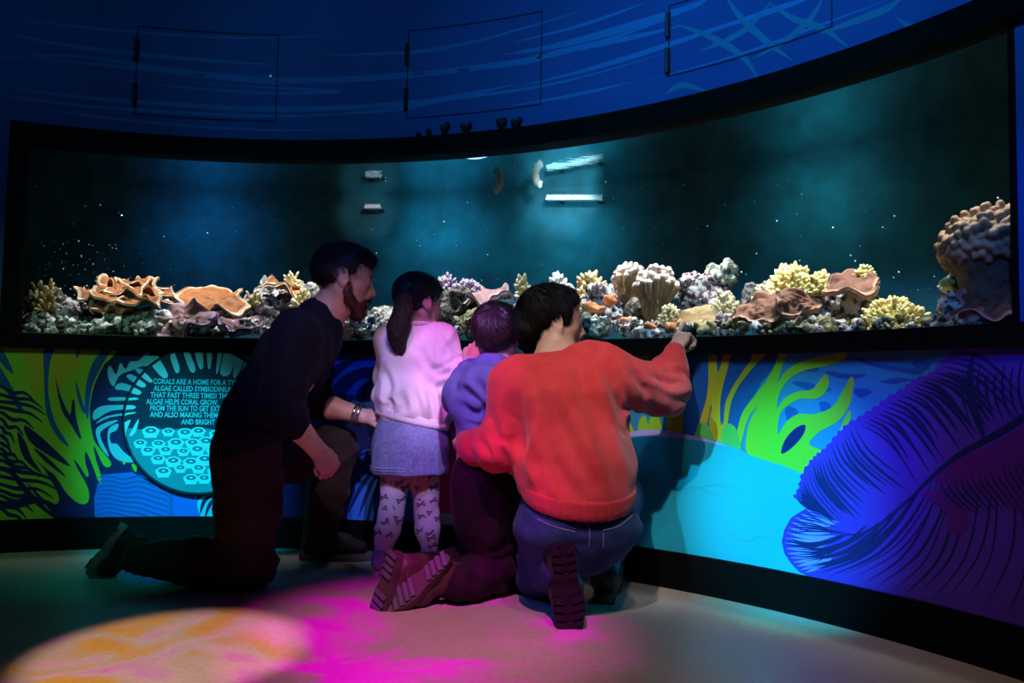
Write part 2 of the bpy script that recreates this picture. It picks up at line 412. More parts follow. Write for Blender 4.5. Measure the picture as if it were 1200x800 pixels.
g = Geo(); arc_slab(g, -3.1, 4.8, ZA, ZB, -.0004, .0); 
o = g.build('background_print', [C_NAVY], mural)
# --- right: blue water background behind the seaweed
k8 = dict(ox=720, oy=400, sc=2.5); k5 = dict(ox=700, oy=390, sc=5.335)
w = lay()
w.poly([(-40, 20), (1100, 5), (1100, 200), (900, 420), (560, 420), (-40, 300)], O1, 0, smooth=0, **k8)
for pts in [[(520, 120), (560, 118), (600, 130), (640, 140), (600, 150), (560, 140)], [(600, 180), (625, 178), (640, 200), (615, 215)], [(620, 85), (680, 95), (740, 96), (700, 110), (640, 102)],
            [(690, 40), (760, 60), (840, 74), (900, 78), (930, 60), (900, 95), (830, 88), (740, 68)], [(780, 118), (830, 106), (870, 112), (820, 124)], [(700, 140), (740, 138), (755, 150), (720, 165)],
            [(420, 75), (435, 75), (430, 120), (420, 100)], [(325, 90), (355, 88), (358, 150), (330, 150)], [(215, 50), (240, 50), (240, 90), (228, 100), (218, 80)], [(870, 60), (905, 52), (925, 78), (890, 84)],
            [(500, 200), (520, 190), (540, 210), (510, 235)], [(560, 60), (600, 70), (590, 90), (550, 80)]]: w.poly(pts, O1*2, 1, smooth=3, **k8)
w.poly([(200, 30), (480, 30), (430, 120), (370, 250), (350, 300), (200, 290)], O1*1.5, 2, smooth=2, **k8)
motif(w, 'water_print', [C_SKY, C_MID, C_MID])
# --- seaweed
w = lay()
w.poly([(697, 120), (745, 130), (750, 200), (757, 245), (775, 190), (790, 130), (835, 120), (815, 230), (785, 340), (770, 440), (772, 560), (790, 560), (800, 450), (830, 370), (890, 270), (960, 170), (985, 120), (1060, 120),
        (1000, 190), (940, 260), (880, 340), (840, 430), (820, 540), (800, 700), (780, 720), (720, 720), (700, 560), (718, 450), (705, 480), (690, 560), (660, 640), (600, 680), (650, 520), (685, 400), (697, 280)], O1*3, 0, smooth=3, **k5)
w.poly([(250, 130), (320, 130), (325, 210), (300, 220), (270, 170)], O1*3, 1, smooth=2, **k5)
w.poly([(160, 640), (185, 540), (225, 600), (230, 640)], O1*3, 0, smooth=2, **k5)
w.poly([(270, 530), (305, 520), (318, 580), (330, 530), (385, 520), (400, 640), (260, 640)], O1*3, 1, smooth=2, **k5)
w.poly([(430, 500), (470, 470), (510, 400), (546, 330), (540, 500), (525, 660), (450, 660)], O1*3, 0, smooth=3, **k5)
w.poly([(620, 640), (630, 590), (665, 558), (700, 585), (730, 680), (620, 680)], O1*4, 2, smooth=3, **k5)
w.poly([(780, 700), (785, 610), (820, 567), (865, 590), (890, 660), (895, 740), (780, 740)], O1*4, 2, smooth=3, **k5)
motif(w, 'yellow_seaweed_print', [C_YEL, C_GRN, C_LIME], 'yellow seaweed stems')
w = lay()
w.poly([(368, 305), (360, 270), (375, 210), (410, 160), (445, 115), (470, 70), (488, 30), (507, 30), (492, 75), (480, 120), (500, 90), (540, 62), (600, 45), (650, 36), (683, 28), (672, 54), (620, 72), (560, 84), (515, 108), (485, 150), (478, 195),
        (500, 165), (540, 146), (580, 140), (603, 112), (620, 96), (630, 118), (618, 150), (590, 168), (545, 168), (505, 190), (485, 215), (480, 270), (505, 235), (540, 212), (590, 212), (640, 190), (672, 140), (692, 104), (703, 120), (690, 185),
        (655, 235), (605, 262), (572, 300), (620, 330), (560, 385), (545, 400), (395, 345), (420, 310), (438, 262), (440, 205), (418, 240), (405, 290), (398, 330), (385, 310), (395, 240), (420, 190), (395, 220), (380, 265)], O1*3, 0, smooth=4, **k8)
w.poly([(490, 328), (500, 290), (530, 255), (560, 244), (553, 275), (520, 312)], O1*4, 1, smooth=4, **k8)
w.poly([(655, 282), (675, 225), (690, 203), (693, 225), (668, 270)], O1*3, 0, smooth=4, **k8)
motif(w, 'green_seaweed_print', [C_GRN, C_NAVY], 'green forked seaweed')
# --- sea bed
w = lay()
w.poly([(-60, 290), (30, 270), (100, 263), (170, 268), (220, 279), (300, 290), (360, 314), (420, 340), (500, 365), (560, 388), (640, 400), (640, 800), (-60, 800)], O1*5, 0, smooth=4, **k8)
w.stroke([(0, 282), (60, 270), (120, 268), (190, 276), (250, 286), (330, 305)], [4, 16, 20, 18, 10, 2], O1*6, 1, **k8)
w.stroke([(120, 420), (190, 432), (250, 428), (330, 470)], 5, O1*6, 2, **k8); w.stroke([(250, 428), (300, 420), (380, 436)], 4, O1*6, 2, **k8)
w.stroke([(330, 560), (390, 585), (430, 570), (500, 590)], 5, O1*6, 2, **k8)
motif(w, 'sea_bed_print', [C_HILL, C_LAV, C_TEAL])
# --- big frilly purple coral on the right
edge = [(1010, 10), (960, 60), (930, 90), (880, 110), (850, 135), (800, 165), (760, 195), (720, 220), (680, 245), (650, 275), (620, 310), (595, 330), (575, 350), (550, 390), (540, 430), (525, 455)]
low = [(588, 475), (560, 490), (520, 515), (500, 550), (492, 585), (500, 620), (520, 650), (545, 675), (580, 690), (700, 720), (850, 760), (1000, 800), (1250, 860)]
spine = [(1250, 190), (1160, 250), (1080, 295), (1000, 340), (930, 400), (870, 460), (800, 520), (730, 560), (680, 565), (640, 520), (600, 480)]
w = lay()
def scallop(pts, amp, n):
    P = smooth_poly([(x, y, 0) for x, y in pts], 6, False); out = []
    for i, p in enumerate(P):
        d = (P[min(i+1, len(P)-1)]-P[max(i-1, 0)]).normalized(); out.append((p.x+d.y*amp*math.sin(i*n)-0, p.y-d.x*amp*math.sin(i*n)))
    return out
w.poly(scallop(edge, 4, 1.9)+[(560, 468)]+low+[(1300, 860), (1300, 0)], O1*7, 0, smooth=0, **k8)
motif(w, 'frilly_coral_print', [C_PURP], 'purple frilly coral')
w = lay()
def lerp_path(P, t):
    t = max(0, min(.9999, t))*(len(P)-1); i = int(t); a = P[i]; b = P[i+1]; return Vector((a[0]+(b[0]-a[0])*(t-i), a[1]+(b[1]-a[1])*(t-i), 0))
rr = random.Random(3)
for i in range(46):
    t = (i+.5)/46; e = lerp_path(edge, t); s_ = lerp_path(spine, t*.92)
    a = e+(s_-e)*(.04+.05*rr.random()); b = e+(s_-e)*(.62+.36*rr.random()); m = a+(b-a)*.5; d = (b-a); nn = Vector((-d.y, d.x, 0)).normalized()
    bend = (-.10 if t < .5 else .08)*d.length
    w.stroke([(a.x, a.y), ((a+d*.3+nn*bend).x, (a+d*.3+nn*bend).y), ((a+d*.65+nn*bend*.8).x, (a+d*.65+nn*bend*.8).y), (b.x, b.y)], (5+7*rr.random())*(1.35 if t < .35 else 1.0), O1*8, 0, **k8)
sp2 = spine[::-1]
for i in range(44):
    t = (i+.5)/44; e = lerp_path(low, t); s_ = lerp_path(sp2, t*.95)
    a = e+(s_-e)*(.03+.06*rr.random()); b = e+(s_-e)*(.7+.28*rr.random()); d = b-a; nn = Vector((-d.y, d.x, 0)).normalized(); bend = (.12 if t > .3 else -.05)*d.length
    w.stroke([(a.x, a.y), ((a+d*.35+nn*bend).x, (a+d*.35+nn*bend).y), ((a+d*.7+nn*bend*.8).x, (a+d*.7+nn*bend*.8).y), (b.x, b.y)], (5+6*rr.random())*(.5 if t < .3 else 1), O1*8, 0, **k8)
w.stroke(spine[:9], [26, 22, 18, 14, 10, 8, 6, 3], O1*9, 0, **k8)
w.stroke([(1060, 30), (1045, 90), (1050, 170), (1075, 250), (1090, 290)], 26, O1*9, 0, **k8)
for i in range(15):
    t = i/14; e = lerp_path(low[1:9], t*.9); s_ = lerp_path([(690, 540), (700, 570), (690, 590), (690, 600)], t); a = e+(s_-e)*.04; b = e+(s_-e)*(.55+.3*rr.random()); d = b-a; nn = Vector((-d.y, d.x, 0)).normalized()*d.length*.07
    w.stroke([(a.x, a.y), ((a+d*.5+nn).x, (a+d*.5+nn).y), (b.x, b.y)], 11, O1*7.5, 1, **k8)
motif(w, 'coral_fold_print', [C_NAVY, paint('print_violet', (.30, .26, .85))], 'dark folds of the purple coral')
w = lay()
w.poly([(1000, 352), (1090, 310), (1180, 262), (1250, 230), (1250, 500), (1150, 470), (1060, 440), (985, 420), (940, 410)], O1*9.2, 0, smooth=3, **k8)
w.poly([(900, 450), (960, 430), (1010, 450), (1040, 500), (1030, 560), (980, 560), (985, 520), (950, 480)], O1*9.2, 0, smooth=3, **k8)
for i in range(16):
    x = 960+i*18; w.stroke([(x, 410-i*5), (x+12, 440-i*4), (x+40, 470-i*3), (x+80, 500)], 7, O1*10, 1, **k8)
for i in range(9):
    x = 1020+i*24; w.stroke([(x+10, 40+rr.random()*60), (x, 120), (x+8, 180), (x+30, 250-i*4)], 9, O1*10, 1, **k8)
motif(w, 'inner_frill_print', [C_MAG, C_NAVY], 'magenta inner frill')

# --- left: green leaf, zebra lines
kl = dict(ox=0, oy=400, sc=2.857)
w = lay()
w.poly([(-60, 10), (375, 10), (350, 75), (322, 130), (303, 200), (302, 260), (315, 330), (345, 370), (372, 405), (365, 420), (345, 412), (316, 350), (320, 390), (340, 455), (330, 468), (312, 420), (288, 368), (285, 400), (297, 445), (288, 450),
        (262, 410), (247, 396), (262, 430), (290, 480), (299, 515), (292, 540), (265, 542), (225, 510), (185, 450), (160, 430), (120, 395), (150, 430), (190, 500), (198, 530), (185, 545), (155, 535), (90, 470), (120, 515), (150, 545), (172, 575), (165, 600), (-60, 600)], O1, 0, smooth=3, **kl)
motif(w, 'green_leaf_print', [C_GRN], 'yellow-green leaf')
w = lay()
for pts in [[(85, 10), (150, 10), (150, 60), (145, 130), (130, 180), (105, 150), (85, 90)], [(190, 10), (330, 10), (280, 60), (255, 110), (215, 130), (185, 170), (170, 140), (172, 60)]]: w.poly(pts, O1*2, 0, smooth=3, **kl)
for pts in [[(148, 20), (182, 20), (166, 80), (163, 180), (185, 270), (232, 352), (190, 315), (156, 240), (148, 130)], [(350, 20), (310, 75), (290, 140), (284, 215), (295, 262), (300, 200), (316, 130), (365, 40), (380, 15)],
            [(255, 130), (268, 175), (288, 236), (275, 232), (258, 180)], [(-30, 50), (10, 100), (75, 218), (60, 226), (20, 165), (-30, 120)], [(-30, 10), (10, 30), (45, 105), (20, 90), (-30, 30)], [(255, 20), (270, 20), (262, 55), (253, 45)]]: w.poly(pts, O1*3, 1, smooth=4, **kl)
for pts in [[(186, 122), (203, 180), (234, 245), (241, 200), (250, 200), (255, 255), (272, 322), (262, 318), (238, 278), (205, 225)], [(82, 280), (150, 330), (237, 417), (170, 385), (100, 335)], [(112, 355), (160, 388), (225, 456), (150, 400)]]: w.poly(pts, O1*3, 2, smooth=3, **kl)
motif(w, 'leaf_vein_print', [C_YEL, C_MID, C_NAVY], 'blue leaf veins')
w = lay()
for i in range(19):
    y = 150+i*23; L = 95+60*math.sin(i*.6+.4)+(50 if i > 11 else 0)
    w.stroke([(-40, y-6), (5, y+6*math.sin(i)), (L*.35, y+16+6*math.cos(i*1.3)), (L*.7, y+22), (L, y+52)], [7, 11, 14, 10, 2], O1*4, 0, **kl)
for pts, ww in [([(-40, 520), (30, 548), (110, 530), (190, 548)], 30), ([(-40, 420), (40, 440), (80, 490), (150, 560), (200, 600)], 20), ([(60, 300), (75, 340), (95, 390), (140, 440)], 26)]: w.stroke(pts, ww, O1*5, 0, **kl)
motif(w, 'zebra_line_print', [C_NAVY], 'navy zebra lines')

# --- cyan frilly coral round the sign, wave panel, striped fan
ks = dict(ox=80, oy=410, sc=4)
w = lay()
PETALS = [[(185, 92), (200, 75), (225, 115), (245, 60), (270, 90), (290, 55), (330, 50), (375, 10), (385, 50), (400, 75), (350, 75), (300, 95), (240, 120), (215, 170), (192, 140)], [(225, 165), (260, 155), (345, 190), (335, 210), (270, 190), (225, 185)],
            [(275, 120), (300, 115), (370, 160), (350, 175), (290, 140)], [(315, 95), (345, 90), (400, 140), (385, 150)], [(118, 292), (150, 265), (200, 258), (310, 258), (312, 276), (200, 285), (125, 328)], [(200, 222), (320, 222), (325, 233), (200, 238)], [(130, 345), (180, 310), (310, 290), (312, 298), (200, 315)],
            [(130, 390), (140, 360), (190, 335), (235, 330), (170, 368), (150, 400), (178, 465), (192, 500), (152, 455)], [(190, 370), (235, 345), (228, 375), (197, 392), (202, 435), (230, 440), (262, 478), (315, 520), (270, 525), (220, 505), (190, 450)], [(258, 350), (300, 325), (282, 370), (277, 410), (265, 390)], [(292, 400), (338, 320), (322, 385)],
            [(380, 32), (420, 26), (475, 115), (450, 130), (400, 75)], [(480, 12), (505, 12), (530, 90), (510, 105)], [(545, 2), (570, 2), (605, 90), (580, 100)], [(600, -5), (635, -5), (640, 80), (620, 82)], [(658, -5), (682, -5), (676, 80), (662, 80)], [(713, -5), (732, -5), (712, 100), (700, 100)], [(745, -5), (792, -5), (770, 110), (720, 110)], [(803, -5), (860, -5), (800, 120), (780, 115)],
            [(870, 0), (900, 0), (830, 140), (810, 130)], [(930, 20), (960, 40), (870, 170), (850, 150)]]
for pts in PETALS: w.poly(pts, O1*6, 0, smooth=3, **ks)
for pts in [[(255, 518), (270, 520), (268, 535), (258, 535)], [(298, 535), (322, 532), (320, 570), (308, 562)], [(140, 598), (158, 598), (152, 612), (142, 610)], [(148, 618), (158, 618), (155, 628)]]: w.poly(pts, O1*6, 1, smooth=2, **ks)
motif(w, 'cyan_frill_print', [C_CYAN, C_GRN], 'cyan coral frill')
w = lay()
w.poly([(150, 585), (300, 572), (330, 590), (430, 650), (620, 690), (780, 690), (780, 800), (125, 800), (122, 690)], O1, 0, smooth=0, **ks)
for i in range(12):
    y = 600+i*21; w.stroke([(125, y+10*math.sin(i)), (190, y-8), (260, y+6), (330, y-10+4*i), (400, y+8+5*i), (470, y+30+6*i), (490, y+90+6*i)], [2, 7, 9, 9, 9, 7, 2], O1*2, 1, **ks)
motif(w, 'wave_print', [C_BRITE, C_MID])
w = lay()
w.poly([(605, 720), (625, 690), (680, 672), (760, 668), (800, 690), (800, 800), (640, 800), (618, 770)], O1*3, 0, smooth=3, **ks)
for a, b, c in [((690, 675), (640, 705), (618, 770)), ((735, 672), (670, 715), (640, 790)), ((770, 690), (700, 735), (680, 800)), ((780, 720), (740, 750), (725, 800))]: w.stroke([a, b, c], 18, O1*4, 1, **ks)
motif(w, 'striped_fan_print', [C_CYAN, C_NAVY], 'striped cyan fan')
# --- blue anemone behind the man and girl
km = dict(ox=370, oy=390, sc=3.48)
w = lay()
w.poly([(-190, 60), (340, 60), (340, 300), (200, 330), (60, 340), (-60, 330), (-190, 260)], O1*2, 0, smooth=2, **km)
for pts in [[(60, 280), (70, 220), (120, 170), (200, 140), (255, 145), (250, 175), (180, 190), (130, 240), (110, 275)], [(165, 265), (175, 230), (215, 195), (270, 170), (300, 190), (290, 240), (230, 275), (190, 285)], [(-60, 240), (-40, 160), (20, 120), (60, 140), (20, 200), (-10, 270)],
            [(70, 150), (120, 110), (210, 92), (160, 120), (110, 155), (80, 190)]]: w.poly(pts, O1*3, 1, smooth=4, **km)
motif(w, 'anemone_petal_print', [C_BRITE, C_NAVY], 'bright blue anemone petals')
w = lay()
w.poly([(300, 430), (230, 450), (170, 500), (150, 590), (95, 690), (60, 780), (420, 780), (420, 430)], O1*3, 0, smooth=0, **km)
for i in range(15):
    a = math.radians(95+i*7.5); c0 = Vector((345, 430, 0)); d = Vector((math.cos(a), math.sin(a), 0))
    p0 = c0+d*90; p1 = c0+d*(330+20*(i % 3)); p1 += Vector((-18, 30, 0)); mm = (p0+p1)/2+Vector((-12, -16, 0))
    w.stroke([(p0.x, p0.y), (mm.x, mm.y), (p1.x, p1.y)], 17, O1*4, 1, **km)
motif(w, 'blue_fan_print', [C_BRITE, C_NAVY], 'blue fan with navy rays')
# --- patch between girl and boy, the pink light on it put into the print
w = lay()
w.poly([(500, 490), (560, 492), (640, 500), (660, 560), (650, 600), (500, 602)], O1*4, 0, smooth=0)
w.poly([(500, 602), (640, 600), (640, 625), (500, 625)], O1*4, 1, smooth=0)
w.stroke([(528, 505), (534, 510), (540, 507)], 5, O1*5, 2); w.stroke([(545, 560), (556, 555), (570, 562)], 4, O1*5, 2); w.stroke([(538, 590), (548, 586), (560, 594)], 4, O1*5, 2)
motif(w, 'pink_lit_print', [C_PINK, C_PALE, C_LAV], 'pink-lit patch of mural')

# ------------------------------------------------------------------ round information sign
def wframe(u, v, off):
    s, z = wall_sz(u, v); p = cyl(s, z, off); n = (Vector((CX, CY, z))-p).normalized(); up = Vector((0, 0, 1)); t = up.cross(n).normalized()
    return p, n, t, s, z
sc_s, sc_z = wall_sz(237, 492); rad = 86*3.36/FOC
sign = empty('information_sign', cyl(sc_s, sc_z-rad, 0), 'round dark wall sign with cyan coral text', 'sign')
def disc(name, r, o0, o1, mat, n=64):
    V = []; F = []
    for o in (o0, o1):
        for k in range(n):
            t = 2*PI*k/n; V.append(cyl(sc_s+r*math.cos(t), sc_z+r*math.sin(t), o))
    rings = 6; 
    F += [(k, n+k, n+(k+1) % n, (k+1) % n) for k in range(n)]
    g = Geo(); g.add(V, F)
    wpd = WallPaint(0, 3); wpd.poly_sz([(sc_s+r*math.cos(2*PI*k/n), sc_z+r*math.sin(2*PI*k/n)) for k in range(n)], o1)
    g.add(wpd.g.v, wpd.g.f)
    return g.build(name, mat, sign)
disc('rim', rad, -.004, -.022, M_BLACK); disc('panel', rad-.005, -.02, -.0235, C_DARK)
w = WallPaint(0, 3); rr = random.Random(5)
OF = -.0242
def sgp(pts, off, mi): w.poly(pts, off, mi, smooth=3, ox=80, oy=410, sc=4)
low_arc = []
for k in range(25):
    a = PI+PI*.04+(PI*.92)*k/24; low_arc.append((sc_s+(rad-.014)*math.cos(a), sc_z+(rad-.014)*math.sin(a)))
zt = wall_sz(237, 505)[1]
cut = [p for p in low_arc if p[1] < zt]
top = [(cut[-1][0]+(cut[0][0]-cut[-1][0])*i/16, zt+.012*abs(math.sin(i*1.1))) for i in range(17)]
w.poly_sz(cut+top, OF, 0)
def cup(s, z, r, off):
    w.poly_sz([(s+r*math.cos(2*PI*k/18)*(1+.08*math.sin(k*2.5)), z+r*.62*math.sin(2*PI*k/18)) for k in range(18)], off, 1)
    w.poly_sz([(s+r*(.78-.1*k/9)*x, z-r*.2-r*.55*k/9) for k, x in [(0, -1), (9, -1), (9, 1), (0, 1)]], off-.0002, 1)
    w.poly_sz([(s+.62*r*math.cos(2*PI*k/14), z+.12*r+.30*r*math.sin(2*PI*k/14)) for k in range(14)], off-.0004, 2)
    w.poly_sz([(s+.26*r*math.cos(2*PI*k/10), z+.12*r+.13*r*math.sin(2*PI*k/10)) for k in range(10)], off-.0006, 1)
for pts in PETALS:                                # the frill carries on over the sign
    sz = [wall_sz(u, v) for u, v in px_list(pts, 80, 410, 4, 3)]
    if min(math.hypot(s-sc_s, z-sc_z) for s, z in sz) < rad-.012:
        out = []
        for s, z in sz:
            r = math.hypot(s-sc_s, z-sc_z); f = min(1, (rad-.012)/r); out.append((sc_s+(s-sc_s)*f, sc_z+(z-sc_z)*f))
        w.poly_sz(out, OF-.0001, 1)
n = 0
for row in range(8):
    for i in range(9):
        s = sc_s-rad*.86+i*rad*.215+(row % 2)*rad*.1; z = zt-.006-row*.038+rr.uniform(-.008, .008)
        if (s-sc_s)**2+(z-.02-sc_z)**2 < (rad*.88)**2: cup(s+rr.uniform(-.008, .008), z, rr.uniform(.025, .035), OF-.0006-n*.00002); n += 1
w.build('coral_picture', [paint('print_lagoon', (.02, .30, .40)), paint('print_pale_cyan', (.25, .80, .85)), paint('print_deep_teal', (.01, .16, .25))], sign)
# lettering
def sign_text(txt, u, v, size, width_px):
    cu = bpy.data.curves.new('t', 'FONT'); cu.body = txt; cu.size = 1; cu.offset = .03; cu.resolution_u = 3; cu.extrude = 0
    o = bpy.data.objects.new('t', cu); COL.objects.link(o)
    me = bpy.data.meshes.new_from_object(o.evaluated_get(bpy.context.evaluated_depsgraph_get()))
    bpy.data.objects.remove(o)
    co = np.empty(len(me.vertices)*3, np.float32); me.vertices.foreach_get('co', co); co = co.reshape(-1, 3)
    s0, z0 = wall_sz(u, v); s1, _ = wall_sz(u+width_px, v)
    kx = (s1-s0)/max(co[:, 0].max(), .01); kz = size
    V = [cyl(s0+x*kx, z0+y*kz, OF-.0012) for x, y, _ in co]
    F = [tuple(p.vertices) for p in me.polygons]; bpy.data.meshes.remove(me)
    return V, F
g = Geo()
for txt, X, Y, ln in [('CORALS ARE A HOME FOR A TYPE', 405, 158, 407), ('ALGAE CALLED SYMBIODINIUM', 408, 190, 372), ('THAT FAST THREE TIMES! THE', 392, 221, 370), ('ALGAE HELPS CORAL GROW,', 373, 252, 338), ('FROM THE SUN TO GET EXT', 390, 282, 330), ('AND ALSO MAKING THEM', 391, 312, 318), ('AND BRIGHT', 538, 346, 157)]:
    V, F = sign_text(txt, 80+X/4, 410+Y/4,   .030, ln/4); g.add(V, F)
g.build('lettering', C_CYAN, sign)
# ------------------------------------------------------------------ implicit-surface modelling (smooth unions meshed by surface nets)
def nv(a): return np.array(a, np.float32)
_tab = np.random.RandomState(11).rand(64, 64, 64).astype(np.float32)*2-1
def vnoise(P, seed=0):                            # value noise, P (n,3)
    P = P+seed*17.31; i = np.floor(P).astype(int); f = (P-i).astype(np.float32); f = f*f*(3-2*f)
    i0 = i & 63; i1 = (i+1) & 63
    def T(a, b, c): return _tab[a[:, 0], b[:, 1], c[:, 2]]
    x, y, z = f[:, 0], f[:, 1], f[:, 2]
    c00 = T(i0, i0, i0)*(1-x)+T(i1, i0, i0)*x; c10 = T(i0, i1, i0)*(1-x)+T(i1, i1, i0)*x
    c01 = T(i0, i0, i1)*(1-x)+T(i1, i0, i1)*x; c11 = T(i0, i1, i1)*(1-x)+T(i1, i1, i1)*x
    return (c00*(1-y)+c10*y)*(1-z)+(c01*(1-y)+c11*y)*z
def fbm(P, o=3, seed=0):
    s = 0; a = 1
    for k in range(o): s = s+a*vnoise(P*(2**k), seed+k); a *= .5
    return s
class SDF:
    def __init__(s): s.p = []
    def _add(s, kind, lo, hi, fn, k, op): s.p.append((nv(lo), nv(hi), fn, k, op)); return s
    def rc(s, a, b, ra, rb=None, k=.02, op='u'):  # tapered limb
        a, b = nv(a), nv(b); rb = ra if rb is None else rb; d = b-a; L2 = max(float(d@d), 1e-9); m = max(ra, rb)
        def fn(X, Y, Z):
            t = np.clip(((X-a[0])*d[0]+(Y-a[1])*d[1]+(Z-a[2])*d[2])/L2, 0, 1)
            return np.sqrt((X-a[0]-t*d[0])**2+(Y-a[1]-t*d[1])**2+(Z-a[2]-t*d[2])**2)-(ra+(rb-ra)*t)
        return s._add('rc', np.minimum(a, b)-m, np.maximum(a, b)+m, fn, k, op)
    def path(s, pts, rad, k=.02, op='u'):
        for i in range(len(pts)-1): s.rc(pts[i], pts[i+1], rad[i], rad[i+1], k, op)
        return s
    def flat(s, a, b, ra, rb, w, fl, k=.02, op='u', fl2=None):   # limb with elliptical section: half width r along w, r*fl across
        a, b, w = nv(a), nv(b), nv(w); d = b-a; L = max(float(np.sqrt(d@d)), 1e-6); u = d/L; w = w-u*float(w@u); w = w/np.sqrt(w@w); n = np.cross(u, w); m = max(ra, rb); fl2 = fl if fl2 is None else fl2
        def fn(X, Y, Z):
            x, y, z = X-a[0], Y-a[1], Z-a[2]; q = x*u[0]+y*u[1]+z*u[2]; t = np.clip(q/L, 0, 1); q = q-t*L
            f = fl+(fl2-fl)*t
            pw = x*w[0]+y*w[1]+z*w[2]; pn = (x*n[0]+y*n[1]+z*n[2])/f
            return (np.sqrt(q*q/np.minimum(f, 1)**2+pw*pw+pn*pn)-(ra+(rb-ra)*t))*np.minimum(f, 1)**.7
        mm = m*max(1, fl, fl2)
        return s._add('flat', np.minimum(a, b)-mm, np.maximum(a, b)+mm, fn, k, op)
    def ell(s, c, r, rot=None, k=.02, op='u'):
        c = nv(c); r = nv(r if hasattr(r, '__len__') else (r, r, r)); Rm = nv(rot if rot is not None else np.eye(3)); m = float(r.max())
        def fn(X, Y, Z):
            x, y, z = X-c[0], Y-c[1], Z-c[2]
            p = [(Rm[0, i]*x+Rm[1, i]*y+Rm[2, i]*z) for i in range(3)]
            k0 = np.sqrt((p[0]/r[0])**2+(p[1]/r[1])**2+(p[2]/r[2])**2); k1 = np.sqrt((p[0]/r[0]**2)**2+(p[1]/r[1]**2)**2+(p[2]/r[2]**2)**2)+1e-6
            return np.where(k0 < 1e-4, -float(r.min()), k0*(k0-1)/k1)
        return s._add('ell', c-m, c+m, fn, k, op)
    def box(s, c, h, rot=None, rnd=.01, k=.01, op='u'):
        c = nv(c); h = nv(h); Rm = nv(rot if rot is not None else np.eye(3)); m = float(np.sqrt((h*h).sum()))
        def fn(X, Y, Z):
            x, y, z = X-c[0], Y-c[1], Z-c[2]
            q = [np.abs(Rm[0, i]*x+Rm[1, i]*y+Rm[2, i]*z)-(h[i]-rnd) for i in range(3)]
            return np.sqrt(sum(np.maximum(a, 0)**2 for a in q))+np.minimum(np.maximum(q[0], np.maximum(q[1], q[2])), 0)-rnd
        return s._add('box', c-m, c+m, fn, k, op)
    def plane(s, p, n, k=.005):                   # keep only the side away from n
        p, n = nv(p), nv(n); n = n/np.sqrt(n@n)
        def fn(X, Y, Z): return -((X-p[0])*n[0]+(Y-p[1])*n[1]+(Z-p[2])*n[2])
        s.p.append((None, None, fn, k, 's')); return s
    def mesh(s, vox, post=None, relax=2):
        u = [q for q in s.p if q[4] == 'u']
        lo = np.min([q[0] for q in u], 0)-3*vox; hi = np.max([q[1] for q in u], 0)+3*vox
        n = np.ceil((hi-lo)/vox).astype(int)+1
        G = np.full(n, .5, np.float32); ax_ = [(lo[i]+vox*np.arange(n[i])).astype(np.float32) for i in range(3)]
        for l, h, fn, k, op in s.p:
            if l is None: i0 = np.zeros(3, int); i1 = n
            else:
                pad = k+3*vox
                i0 = np.clip(np.floor((l-pad-lo)/vox).astype(int), 0, n); i1 = np.clip(np.ceil((h+pad-lo)/vox).astype(int)+1, 0, n)
            if (i1 <= i0).any(): continue
            sl = tuple(slice(i0[i], i1[i]) for i in range(3))
            d = fn(ax_[0][sl[0]][:, None, None], ax_[1][sl[1]][None, :, None], ax_[2][sl[2]][None, None, :]).astype(np.float32)
            f = G[sl]
            if op == 'u':
                hh = np.maximum(k-np.abs(f-d), 0)/max(k, 1e-6); G[sl] = np.minimum(f, d)-hh*hh*k*.25
            else:
                d = -d; hh = np.maximum(k-np.abs(f-d), 0)/max(k, 1e-6); G[sl] = np.maximum(f, d)+hh*hh*k*.25
        return surface_nets(G, lo, vox, post, relax)
